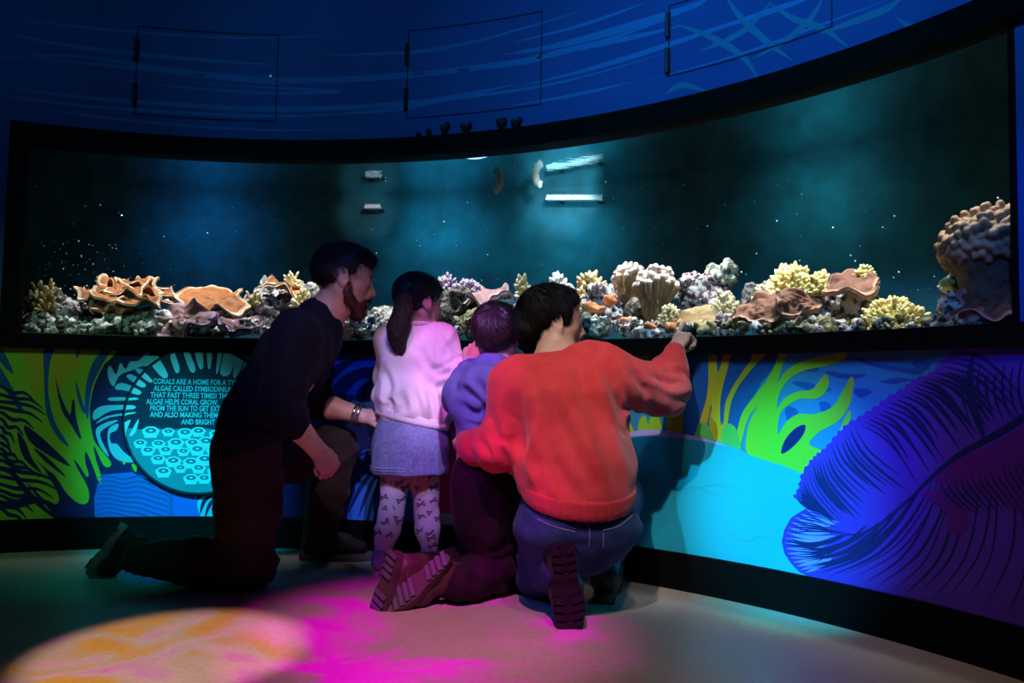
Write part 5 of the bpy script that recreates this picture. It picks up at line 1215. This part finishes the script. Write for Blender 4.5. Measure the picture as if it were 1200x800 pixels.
def tights():
    t = NT('bow_tights'); v = t.coord()
    vo = t.node('ShaderNodeTexVoronoi', {'Vector': v, 'Scale': 17, 'Randomness': .75}); sub = t.node('ShaderNodeVectorMath', operation='SUBTRACT'); t.put(sub, 0, v); t.put(sub, 1, vo.outputs['Position'])
    # the Position output is in unscaled space
    sp = t.node('ShaderNodeSeparateXYZ', {0: sub.outputs[0]}); axx = t.math('ABSOLUTE', t.math('ADD', sp.outputs[0], t.math('MULTIPLY', sp.outputs[2], .35))); azz = t.math('ABSOLUTE', t.math('SUBTRACT', sp.outputs[2], t.math('MULTIPLY', sp.outputs[0], .35)))
    inside = t.math('MULTIPLY', t.math('LESS_THAN', axx, .0165), t.math('LESS_THAN', azz, t.math('ADD', t.math('MULTIPLY', axx, .62), .0022)))
    hole = t.math('MULTIPLY', t.math('GREATER_THAN', axx, .006), t.math('LESS_THAN', azz, t.math('SUBTRACT', t.math('MULTIPLY', axx, .42), .0015)))
    hole = t.math('MULTIPLY', hole, t.math('LESS_THAN', axx, .0135))
    m = t.math('SUBTRACT', inside, t.math('MULTIPLY', hole, .6)); t.set('Base Color', t.mix(m, (.62, .52, .66, 1), (.10, .04, .09, 1))); t.set('Roughness', .8); n = t.noise(v, 500, 2); t.bump(n.outputs[0], .2, .001); return t.m
S = SDF()
for h, k, a in ((hl, kl_, al), (hr, kr_, ar)): S.rc(h+UP*.02, k, .062, .0435, .02); S.rc(k, k.lerp(a, .4), .0435, .0435, .02); S.rc(k.lerp(a, .4), a, .0435, .030, .02)
sdf_obj('tights', S, .005, tights(), girl, lambda V, N: V+N*(.002*vnoise(V*40, 5))[:, None], 2)
SH_G = [plain('lilac_shoe', (.35, .28, .5, 1), .6), plain('white_sole', (.6, .55, .65, 1), .6), plain('pale_tread', (.4, .36, .42, 1), .7)]
for f_, a_ in ((fl, al), (fr, ar)): shoe(girl, f_+Vector((-.01, -.055, .001)), f_+Vector((.01, .12, .001)), (0, 0, -1), .175, .068, a_+UP*.1, .012, SH_G, lug=False, sole_t=.016, collar=.025, slim=.8)
# hair and ponytail
S = SDF(); hd.ell(S, (-.09, 0, .135), (.425, .355, .40)); hd.ell(S, (.10, 0, .22), (.30, .30, .26), .08); hd.ell(S, (.47, 0, -.12), (.28, .5, .36), .05, 's'); hd.ell(S, (.10, 0, -.46), (.45, .55, .34), .06, 's'); hd.ell(S, (.0, -.40, -.06), (.10, .13, .14), .03, 's'); hd.ell(S, (.0, .40, -.06), (.10, .13, .14), .03, 's'); hd.ell(S, (-.30, 0, -.52), (.35, .5, .26), .05, 's')
V, F = S.mesh(.0045, lambda V, N: V+N*(.002*fbm(V*60, 2, 3))[:, None], 2); gm = link('hair', mesh_np('hair', V, F), HAIR_G0, girl); N = normals_np(V, F)
tie = J(477, 349, Yg-.105)
r_, n_ = sample(V, N, np.ones(len(V), bool), 2200, 1); strands(hd, r_, n_, lambda q: (tie-q).normalized()*1.2-UP*.1, .05, .0009, HAIR_G, gm, lift=.004, seed=5, wav=.08)
pony = smooth_poly([tie, tie+Vector((-.012, -.022, -.010)), J(472, 366, Yg-.13), J(466, 384, Yg-.13), J(466, 400, Yg-.115), J(470, 411, Yg-.105)], 4, False)
S = SDF(); n = len(pony); rad = [.016+.016*math.sin(min(1, i/(n*.55))*PI*.5)-.026*max(0, (i/n-.55)/.45)**1.5 for i in range(n)]; S.path(pony, [max(r, .006) for r in rad], .01)
V, F = S.mesh(.004, lambda V, N: V+N*(folds(V, N, UP, 60, .003, 3, 9))[:, None], 2); pm = link('ponytail', mesh_np('ponytail', V, F), HAIR_G0, girl)
rr = random.Random(5); g = Geo()
for i in range(170):
    th = rr.uniform(0, 2*PI); q = math.sqrt(rr.random()); pts = []
    for j in range(0, n, 2):
        e = 1.12+.35*(j/n); pts.append(pony[j]+Vector((math.cos(th), math.sin(th), 0))*max(rad[j], .004)*q*e+Vector((0, 0, rr.uniform(-.002, .002))))
    g.tube(pts, [.0011*(1-.6*j/len(pts)) for j in range(len(pts))], 3, 0, False)
g.build('pony_strands', HAIR_G, pm, True)
g = Geo(); d = unit(pony[2]-pony[0]); o1 = d.orthogonal().normalized(); o2 = d.cross(o1); g.tube([tie+d*.006+(o1*math.cos(t)+o2*math.sin(t))*.017 for t in [2*PI*i/20 for i in range(21)]], .0065, 8, 0, False); g.build('hair_tie', plain('white_tie', (.85, .8, .85, 1), .7), pm, True)

# ============ boy kneeling in brown boots
Yb = 2.70
hd = Head(J(583, 394, Yb), 14, 8, -3, .214); S = SDF(); hd.build(S, 1)
nb = J(581, 434, Yb-.02); che = J(576, 468, Yb-.02); pel = J(572, 548, Yb-.04); shL, shR = J(548, 452, Yb), J(614, 452, Yb)
elL, wrL = J(536, 462, Yb+.06), J(552, 427, Yb+.14); elR, wrR = J(624, 466, Yb+.06), J(603, 430, Yb+.16)
hpL, hpR = J(564, 562, Yb-.06), J(588, 562, Yb+.02); knL, knR = J(576, 668, Yb-.05), J(606, 664, Yb+.08); anL, anR = J(538, 684, 2.54), J(482, 668, 2.60)
wx = Vector((1, .15, 0))
S.path([J(582, 420, Yb), nb], [.046, .052], .02); S.flat(pel, che, .105, .12, wx, .68, .04); S.flat(che, nb, .12, .06, wx, .62, .04)
for a, b, c in ((shL, elL, wrL), (shR, elR, wrR)): S.rc(che.lerp(a, .7), a, .055, .042, .03); S.rc(a, b, .038, .032, .02); S.rc(b, c, .032, .023, .02)
for h, k, a in ((hpL, knL, anL), (hpR, knR, anR)): S.rc(h, k, .07, .05, .02); S.rc(k, a, .05, .034, .02)
hand(S, wrL, Vector((-.05, .45, 1)), Vector((-.3, -1, .35)), .142, [(.75, .9, .5), (.7, .9, .5), (.75, .9, .5), (.8, .9, .5)], 1, (.7, .3), .04)
hand(S, wrR, Vector((.05, .45, 1)), Vector((.3, -1, .35)), .142, [(.8, .9, .5)]*4, -1, (1.1, -.1), .04, .2)
boy = body_obj('boy with short dark hair in a blue hooded top, kneeling in brown boots', S, .0038, SKIN_K, hd)
HOOD = cloth_mat('blue_hoodie', (.10, .11, .34, 1), (.14, .15, .42, 1), 380, .3); CUFF = cloth_mat('lilac_cuff', (.55, .52, .70, 1), (.62, .58, .76, 1))
S = SDF(); S.flat(J(569, 520, Yb-.04), che, .088, .128, wx, .80, .05); S.flat(che, nb, .128, .080, wx, .72, .04); S.rc(J(556, 446, Yb-.08), J(600, 446, Yb-.08), .034, .034, .04)
S.ell(J(574, 450, Yb-.095), (.100, .045, .062), None, .010); S.ell(J(566, 462, Yb-.105), (.060, .035, .055), None, .010)
for a, b, c in ((shL, elL, wrL), (shR, elR, wrR)): S.rc(che.lerp(a, .6), a, .075, .058, .04); S.rc(a, b, .056, .050, .03); S.rc(b, b.lerp(c, .86), .050, .037, .02)
def post(V, N): d = folds(V, N, Vector((.9, 0, -.35)), 13, .014, 4, 4)*np.clip((J(570, 452, Yb).z-V[:, 2])/.05+.3, .3, 1)+folds(V, N, Vector((.3, 0, 1)), 22, .004, 8, 3); V = V+N*d[:, None]; return creases(V, N, [[(536, 452), (552, 462), (572, 478), (586, 480)], [(544, 476), (560, 484), (582, 478)], [(548, 494), (562, 500), (588, 490)], [(548, 512), (566, 508), (590, 502)], [(556, 440), (570, 462), (592, 470)]], .013, 4.5)
bs = sdf_obj('hooded_top', S, .0055, HOOD, boy, post, 3)
S = SDF(); 
for b, c in ((elL, wrL), (elR, wrR)):
    S = SDF(); S.rc(b.lerp(c, .80), b.lerp(c, 1.0), .036, .033, .004); sdf_obj('cuff', S, .005, CUFF, bs, lambda V, N: V+N*(.0015*np.sin(V[:, 0]*700))[:, None], 2)
TRB = cloth_mat('maroon_trousers', (.011, .004, .008, 1), (.019, .007, .013, 1), 450, .25)
S = SDF(); S.flat(J(574, 540, Yb-.04), J(574, 566, Yb-.03), .092, .105, wx, .95, .05)
for h, k, a in ((hpL, knL, anL), (hpR, knR, anR)): S.rc(h, h.lerp(k, .5), .088, .082, .05); S.rc(h.lerp(k, .5), k, .082, .066, .04); S.rc(k, k.lerp(a, .5), .066, .062, .03); S.rc(k.lerp(a, .5), k.lerp(a, .95), .062, .054, .03)
S.rc(hpL+Vector((.0, -.01, 0)), J(560, 605, Yb-.06), .088, .082, .05)
def post(V, N): d = folds(V, N, Vector((.3, 0, 1)), 13, .008, 2, 4)+bend_folds(V, (knL+knR)/2, UP, .007, .16, 100, 3); V = V+N*d[:, None]; V[:, 2] = np.maximum(V[:, 2], .003); return V
sdf_obj('trousers', S, .0055, TRB, boy, post, 3)
BOOT = [plain('brown_leather', (.060, .034, .026, 1), .55, bump=(70, .3, .003), vary=.25), plain('dark_brown_welt', (.07, .045, .04, 1), .6), plain('violet_grey_tread', (.11, .085, .15, 1), .65)]
shoe(boy, J(462, 646, 2.50), J(441, 717, 2.455), Vector((-.62, -.72, .12)), .225, .098, anR+Vector((.08, .03, .0)), .05, BOOT, 'boot', lug='bars', sole_t=.026, collar=.048)
shoe(boy, J(524, 652, 2.50), J(452, 715, 2.45), Vector((-.50, -.75, .30)), .235, .098, anL+Vector((.06, .03, .0)), .045, BOOT, 'boot', lug='bars', sole_t=.026, collar=.048, laces=plain('tan_lace', (.3, .2, .12, 1), .7))
S = SDF(); hd.ell(S, (-.085, 0, .14), (.43, .365, .395)); hd.ell(S, (.12, 0, .28), (.32, .30, .22), .08); hd.ell(S, (.47, 0, -.12), (.28, .5, .34), .05, 's'); hd.ell(S, (.12, 0, -.46), (.45, .55, .34), .06, 's'); hd.ell(S, (.0, -.41, -.06), (.12, .12, .16), .03, 's'); hd.ell(S, (.0, .41, -.06), (.12, .12, .16), .03, 's'); hd.ell(S, (-.30, 0, -.60), (.40, .5, .28), .05, 's')
V, F = S.mesh(.0045, lambda V, N: V+N*(.003*fbm(V*45, 2, 3))[:, None], 2); bh = link('hair', mesh_np('hair', V, F), HAIR_B0, boy); N = normals_np(V, F)
crn = hd.p(-.38, -.06, .34); r_, n_ = sample(V, N, np.ones(len(V), bool), 3200, 1)
def flow(q):
    d = q-crn; m = unit(q-hd.p(-.07, 0, .13)); return d.normalized()+m.cross(d.normalized())*.45-UP*.25
strands(hd, r_, n_, flow, lambda p: .038 if hd.loc(np.array([p]))[0, 0] < .1 else .014, .0011, HAIR_B, bh, lift=.010, seed=6, wav=.25)

# ============ person in the red sweater, pointing
hd = Head(J(648, 377, 2.60), 76, 2, 2, .234); S = SDF(); hd.build(S, .2)
nb = J(651, 418, 2.54); che = J(664, 470, 2.50); pel = J(677, 606, 2.44); shL, shR = J(607, 452, 2.47), J(716, 440, 2.50)
elL, wrL = J(588, 524, 2.48), J(547, 519, 2.62); elR, wrR = J(780, 459, 2.54), J(791, 412, 2.62)
hpL, hpR = J(645, 610, 2.46), J(709, 610, 2.50); knL, anL = J(632, 672, 2.64), J(658, 668, 2.36); knR, anR = J(730, 580, 2.80), J(708, 672, 2.60)
wx = Vector((1, .22, 0))
S.path([J(648, 398, 2.58), nb], [.054, .060], .03); S.flat(pel, che, .15, .16, wx, .64, .05); S.flat(che, J(654, 426, 2.53), .16, .085, wx, .6, .05)
for a, b, c in ((shL, elL, wrL), (shR, elR, wrR)): S.rc(che.lerp(a, .7), a, .07, .052, .04); S.rc(a, b, .048, .039, .02); S.rc(b, b.lerp(c, .35), .039, .040, .02); S.rc(b.lerp(c, .35), c, .040, .026, .02)
for h, k, a in ((hpL, knL, anL), (hpR, knR, anR)): S.rc(h, k, .085, .056, .03); S.rc(k, a, .055, .038, .02)
glass = on_cyl(813, 377, R+.008); kn = J(799, 396, 2.66)
hand(S, wrR, kn-wrR, Vector((-.75, -.60, .25)), .178, [(.05, .08, .05), (1.2, 1.45, .8), (1.35, 1.5, .8), (1.4, 1.5, .8)], -1, (.45, .55), .03, .6)
hand(S, wrL, J(541, 512, 2.70)-wrL, Vector((-.2, -.7, .6)), .170, [(.35, .4, .3)]*4, 1, (.9, .2))
wom = body_obj('dark-haired person in a red sweater and jeans crouching and pointing at the glass', S, .0042, SKIN_B, hd)
hd.eyes(wom, M_EYE, M_IRIS); hd.brows(wom, HAIR_W)
RED = cloth_mat('red_sweat', (.58, .042, .048, 1), (.66, .055, .060, 1), 420, .18, sheen=.2)
c0w = J(677, 571, 2.44)
S = SDF(); S.flat(J(677, 580, 2.44), J(672, 540, 2.46), .172, .170, wx, .92, .04, fl2=.86); S.flat(J(672, 540, 2.46), che, .170, .186, wx, .82, .06, fl2=.74); S.flat(che, J(660, 434, 2.52), .188, .090, wx, .72, .05, fl2=.64)
S.plane(c0w+UP*-.020, (0, .29, -1), .01); S.rc(shL, J(632, 446, 2.50), .062, .066, .05); S.rc(shR, J(690, 424, 2.51), .066, .066, .05)
for a, b, c in ((shL, elL, wrL), (shR, elR, wrR)):
    S.rc(che.lerp(a, .6), a, .095, .078, .05); S.rc(a, b, .076, .067, .035); S.rc(b, b.lerp(c, .55), .066, .055, .03); S.rc(b.lerp(c, .55), b.lerp(c, .80), .056, .044, .02)
def post(V, N):
    zz = V[:, 2]; low = np.clip((che.z-zz)/.25, 0, 1)
    d = folds(V, N, Vector((-.45, 0, 1)), 9.5, .017, 4, 5)*np.clip(.45+low, 0, 1)*np.clip((zz-c0w.z)/.08, .1, 1)+bend_folds(V, elR, Vector((.2, 0, 1)), .010, .10, 95, 3)+bend_folds(V, shR.lerp(elR, .35)-UP*.06, Vector((1, 0, .9)), .008, .13, 75, 5)+bend_folds(V, elL, Vector((1, 0, .3)), .009, .11, 90, 6)
    V = V+N*d[:, None]
    return creases(V, N, [[(636, 424), (646, 470), (668, 520), (694, 568)], [(672, 408), (684, 450), (704, 500), (722, 560)], [(704, 412), (722, 455), (733, 500)], [(608, 470), (616, 520), (640, 566)], [(604, 450), (603, 500), (606, 548)], [(650, 530), (664, 568), (690, 588)]], .012, 8.5)+creases(V, N, [[(742, 440), (762, 462), (768, 480)], [(768, 436), (778, 448), (800, 452)], [(772, 430), (786, 436), (800, 434)], [(728, 440), (740, 470), (752, 486)], [(575, 480), (585, 510), (600, 520)], [(560, 512), (572, 530), (574, 545)], [(576, 505), (588, 528), (592, 548)]], .010, 4.5)-V
rs_ = sdf_obj('sweater', S, .0065, RED, wom, post, 3)
S = SDF(); c0 = J(677, 571, 2.44)
def rib_ring(a, b, n=44):
    return [c0+wx.normalized()*math.cos(t)*a+Vector((-wx.y, wx.x, 0)).normalized()*math.sin(t)*b+UP*(.29*(-wx.y*0+1)*math.sin(t)*b+.002) for t in [2*PI*i/n for i in range(n+1)]]
S.path([p+UP*.012 for p in rib_ring(.167, .154)], [.011]*45, .004); S.path([p-UP*.002 for p in rib_ring(.166, .153)], [.011]*45, .004); S.path([p-UP*.016 for p in rib_ring(.165, .152)], [.011]*45, .004); S.path([p-UP*.029 for p in rib_ring(.162, .149)], [.010]*45, .004)
sdf_obj('hem_ribbing', S, .0055, RED, rs_, lambda V, N: V+N*(.0012*np.sin(np.arctan2(V[:, 1]-c0.y, V[:, 0]-c0.x)*130))[:, None], 2)
for e_, w_ in ((elR, wrR), (elL, wrL)):
    S = SDF(); S.rc(e_.lerp(w_, .74), e_.lerp(w_, .97), .042, .036, .01); sdf_obj('cuff', S, .005, RED, rs_)
S = SDF(); S.path([nb+Vector((math.cos(t)*.070, math.sin(t)*.070, .020*math.sin(t)-.002+.012*math.cos(t))) for t in [2*PI*i/18 for i in range(19)]], [.011]*19, .006); sdf_obj('collar', S, .005, RED, rs_)
JEAN = cloth_mat('blue_jeans', (.018, .040, .115, 1), (.030, .062, .16, 1), 600, .25, sheen=.05)
S = SDF(); S.flat(J(677, 596, 2.46), J(677, 614, 2.46), .160, .174, wx, .90, .05); S.ell(J(645, 620, 2.41), (.100, .10, .070), None, .05); S.ell(J(712, 616, 2.44), (.100, .10, .066), None, .05)
S.rc(hpL, knL, .100, .072, .04); S.rc(knL, anL, .068, .056, .03); S.rc(hpR+UP*.01, knR, .080, .072, .04); S.rc(knR, knR.lerp(anR, .45), .070, .056, .03)
def post(V, N): d = bend_folds(V, knL, Vector((.5, 0, 1)), .007, .14, 90, 3)+bend_folds(V, hpL, Vector((.4, 0, 1)), .005, .16, 80, 4)+bend_folds(V, hpR, Vector((-.4, 0, 1)), .004, .14, 80, 4); V = V+N*d[:, None]; V[:, 2] = np.maximum(V[:, 2], .003); return V
je = sdf_obj('jeans', S, .006, JEAN, wom, post, 3)
# seams and pockets lie on the jeans' surface
bpy.context.view_layer.update()
def on_mesh(o, u, v, lift=.0015):
    d = ray(u, v).normalized(); ok, p, n_, _ = o.ray_cast(CAM, d); return p+n_*lift if ok else None
def seam(o, pts, r, mat, name):
    P = [on_mesh(o, u, v) for u, v in [(p.x, p.y) for p in smooth_poly([(x, y, 0) for x, y in pts], 6, False)]]; P = [p for p in P if p is not None]
    if len(P) > 2: g = Geo(); g.tube(P, r, 5, 0, False); g.build(name, mat, o, True)
STI = plain('pale_stitching', (.28, .32, .42, 1), .8)
for pts in ([(632, 602), (655, 612), (675, 620)], [(630, 608), (650, 617), (674, 623)], [(707, 621), (726, 616), (742, 602)], [(707, 624), (707, 640)], [(690, 606), (691, 625), (690, 640)], [(688, 606), (689, 620)], [(710, 608), (728, 602), (744, 592)], [(640, 598), (660, 606), (688, 608), (712, 605)]):
    seam(je, pts, .0014, STI, 'stitching')
BLK = [plain('black_boot_leather', (.008, .008, .009, 1), .38, bump=(80, .3, .003)), plain('black_rubber', (.003, .003, .0035, 1), .55), plain('black_tread', (.006, .0055, .006, 1), .6)]
shoe(wom, J(660, 640, 2.255), on_floor(669, 735, .004), Vector((0, -1, .25)), .265, .105, anL+Vector((0, .1, .0)), .03, BLK, 'boot', lug=True, sole_t=.028, collar=.052, label='black boot standing on its toe with lugged sole showing')
hb = on_floor(707, 708); shoe(wom, hb+Vector((0, 0, .004)), hb+Vector((.055, .26, .004)), (0, 0, -1), .265, .105, knR, .20, BLK, 'boot', lug=True, sole_t=.03, collar=.052, label='black boot flat on the floor seen from the heel')
S = SDF(); hd.ell(S, (-.095, 0, .14), (.44, .37, .395)); hd.ell(S, (.08, 0, .29), (.29, .30, .23), .08); hd.rc(S, (.06, -.31, .20), (.07, -.30, .0), .06, .03, .05); hd.rc(S, (.06, .31, .20), (.07, .30, .0), .06, .03, .05); hd.ell(S, (-.36, 0, -.10), (.20, .26, .26), .08)
hd.ell(S, (.50, 0, -.03), (.37, .5, .37), .05, 's'); hd.ell(S, (.22, 0, -.44), (.42, .50, .38), .05, 's'); hd.ell(S, (-.03, -.42, -.06), (.12, .14, .16), .03, 's'); hd.ell(S, (-.03, .42, -.06), (.12, .14, .16), .03, 's')
V, F = S.mesh(.005, lambda V, N: V+N*(.004*fbm(V*45, 2, 3))[:, None], 2); wh = link('hair', mesh_np('hair', V, F), HAIR_W0, wom); N = normals_np(V, F)
crw = hd.p(-.28, 0, .46); r_, n_ = sample(V, N, np.ones(len(V), bool), 2800, 1)
strands(hd, r_, n_, lambda q: (q-crw).normalized()*.8+hd.F*.2-UP*.5, lambda p: .04 if hd.loc(np.array([p]))[0, 0] < .05 else .012, .0011, HAIR_W, wh, lift=.009, seed=8, wav=.25)
# ------------------------------------------------------------------ lights
def spot(name, loc, target, col, power, angle, blend=.5, size=.03):
    d = bpy.data.lights.new(name, 'SPOT'); d.color = col; d.energy = power; d.spot_size = math.radians(angle); d.spot_blend = blend; d.shadow_soft_size = size
    o = bpy.data.objects.new(name, d); COL.objects.link(o); o.location = loc
    o.rotation_euler = (Vector(target)-Vector(loc)).to_track_quat('-Z', 'Y').to_euler(); return o
def gobo(o, scale, stops, seed=0, dist=1.2, detail=2):       # patterned projector: colour filter in front of the lamp
    d = o.data; d.use_nodes = True; t = d.node_tree; n = t.nodes; l = t.links; em = n['Emission']
    tc = n.new('ShaderNodeTexCoord'); sp = n.new('ShaderNodeSeparateXYZ'); l.new(tc.outputs['Normal'], sp.inputs[0])
    cb = n.new('ShaderNodeCombineXYZ')
    for i in (0, 1):
        dv = n.new('ShaderNodeMath'); dv.operation = 'DIVIDE'; l.new(sp.outputs[i], dv.inputs[0]); l.new(sp.outputs[2], dv.inputs[1]); l.new(dv.outputs[0], cb.inputs[i])
    cb.inputs[2].default_value = seed
    no = n.new('ShaderNodeTexNoise'); no.inputs['Scale'].default_value = scale; no.inputs['Detail'].default_value = detail; no.inputs['Distortion'].default_value = dist; l.new(cb.outputs[0], no.inputs['Vector'])
    rp = n.new('ShaderNodeValToRGB'); e = rp.color_ramp.elements
    while len(e) < len(stops): e.new(.5)
    for x, (p, c) in zip(e, stops): x.position = p; x.color = (*c, 1)
    l.new(no.outputs[0], rp.inputs[0]); l.new(rp.outputs[0], em.inputs['Color'])
W_ = lambda u, v: on_cyl(u, v)
# mural washes
spot('cyan_wash_right', (-1.3, 0.0, 2.75), W_(912, 600), (.0, .80, 1), 1300, 11.5, 1)
spot('cyan_wash_left', (-1.9, 0.3, 2.75), W_(215, 575), (0, .80, 1), 900, 14, 1)
spot('mural_fill_right', (-.2, .5, 2.8), W_(860, 480), (.35, .75, 1), 20, 30, 1)
spot('blue_wash_right', (.1, -.1, 2.8), W_(965, 590), (.02, .09, 1), 750, 11, 1)
spot('violet_wash_right', (.3, .2, 2.8), W_(1130, 450), (.35, .05, 1), 40, 20, .9)
spot('mural_fill_left', (-1.2, .4, 2.8), W_(70, 500), (.35, .85, .45), 80, 26, 1)
spot('blue_wash_mid', (-1.0, .8, 2.8), W_(440, 540), (.03, .12, 1), 90, 22, 1)
spot('pink_wash', (-.28, 1.3, 2.9), W_(540, 560), (1, .15, .7), 260, 9, .8)
# upper wall
for x, y, u, v, p in [(-1.6, 1.2, 150, 70, 10), (-.9, 1.3, 500, 90, 18), (-.2, 1.2, 780, 70, 46), (.2, .8, 1000, 20, 80)]:
    spot('blue_upper_wash', (x, y, 2.7), W_(u, v), (.06, .50, 1), p, 70, 1, .1)
spot('blue_end_wash', (.3, .3, 2.0), cyl(2.90, 1.05), (.02, .15, 1), 70, 20, .8)
# people
spot('violet_girl', (.25, -.4, 2.9), at(490, 500, 2.93), (.55, .46, 1), 420, 10, .8)
spot('white_spot_girl', (.3, -.4, 2.9), at(510, 492, 2.85), (1, .9, 1), 260, 4.2, 1)
spot('magenta_mid', (-.9, -.5, 2.9), at(560, 520, 2.75), (.85, .05, .95), 330, 9, .9)
spot('blue_low', (-1.6, .2, 2.6), at(620, 610, 2.5), (.05, .10, 1), 110, 12, .8)
g1 = spot('magenta_floor', (-.25, .7, 2.95), on_floor(500, 745), (1, 1, 1), 820, 22, .9, .012)
gobo(g1, 11.0, [(.40, (.42, .12, .26)), (.50, (.62, .07, .45)), (.60, (1, .0, .9))], 3)
g2 = spot('orange_gobo', (-1.0, .5, 2.9), on_floor(195, 765), (1, 1, 1), 560, 12.6, .5, .01)
gobo(g2, 14.0, [(.38, (1, .42, .03)), (.45, (1, .46, .12)), (.50, (.80, .50, .42)), (.57, (1, .52, .48)), (.66, (1, .28, .70))], 1, 1.2)
spot('warm_red', (-.45, .3, 2.9), at(705, 465, 2.5), (1, .82, .72), 275, 17.5, 1)
spot('warm_floor', (.35, .8, 2.9), on_floor(860, 745), (1, .70, .48), 60, 40, 1)
spot('man_dim', (-.1, -.2, 2.5), at(405, 430, 2.7), (1, .66, .64), 150, 12, .9)
spot('teal_floor', (-1.6, .6, 2.8), on_floor(150, 668), (0, .9, .65), 45, 13, 1)
spot('violet_hair', (-.2, .2, 2.9), at(576, 378, 2.6), (.55, .08, 1), 520, 3.2, .8)
spot('cyan_floor', (-.2, .5, 2.8), on_floor(935, 724), (0, 1, .75), 170, 7, 1)
# tank lamps, then added unseen lights for back panel and combs
for s, p in ((-.62, 24), (-.2, 29), (.25, 29), (.75, 34), (1.3, 40), (1.75, 42), (2.2, 40), (2.58, 22)):
    spot('tank_lamp', cyl(s, 1.62, .07), cyl(s, .8, .30), (1, .97, .92), p, 70, .6, .03)
for s, p, c in ((-.40, 4.5, (.05, .42, 1)), (.52, 8, (.10, .68, 1)), (1.02, 8.5, (.15, .8, 1)), (1.95, 3.8, (.2, .9, 1))):
    spot('back_wash', cyl(s, 1.50, TD-.30), cyl(s, 1.42, TD), c, p, 125, 1, .15)  # unseen mid-water lights, added to make the back panel glow
spot('comb_fill', cyl(1.25, 1.60, .05), in_tank(660, 225, TD-.12), (.9, .95, 1), 26, 34, .8)  # unseen front light added to brighten the comb, likewise below
spot('comb_fill', cyl(.50, 1.60, .05), in_tank(437, 240, TD-.12), (.9, .95, 1), 8, 26, .8)
wd = bpy.data.worlds.new('world'); scene.world = wd; wd.use_nodes = True
wd.node_tree.nodes['Background'].inputs[0].default_value = (.06, .12, .45, 1); wd.node_tree.nodes['Background'].inputs[1].default_value = .02
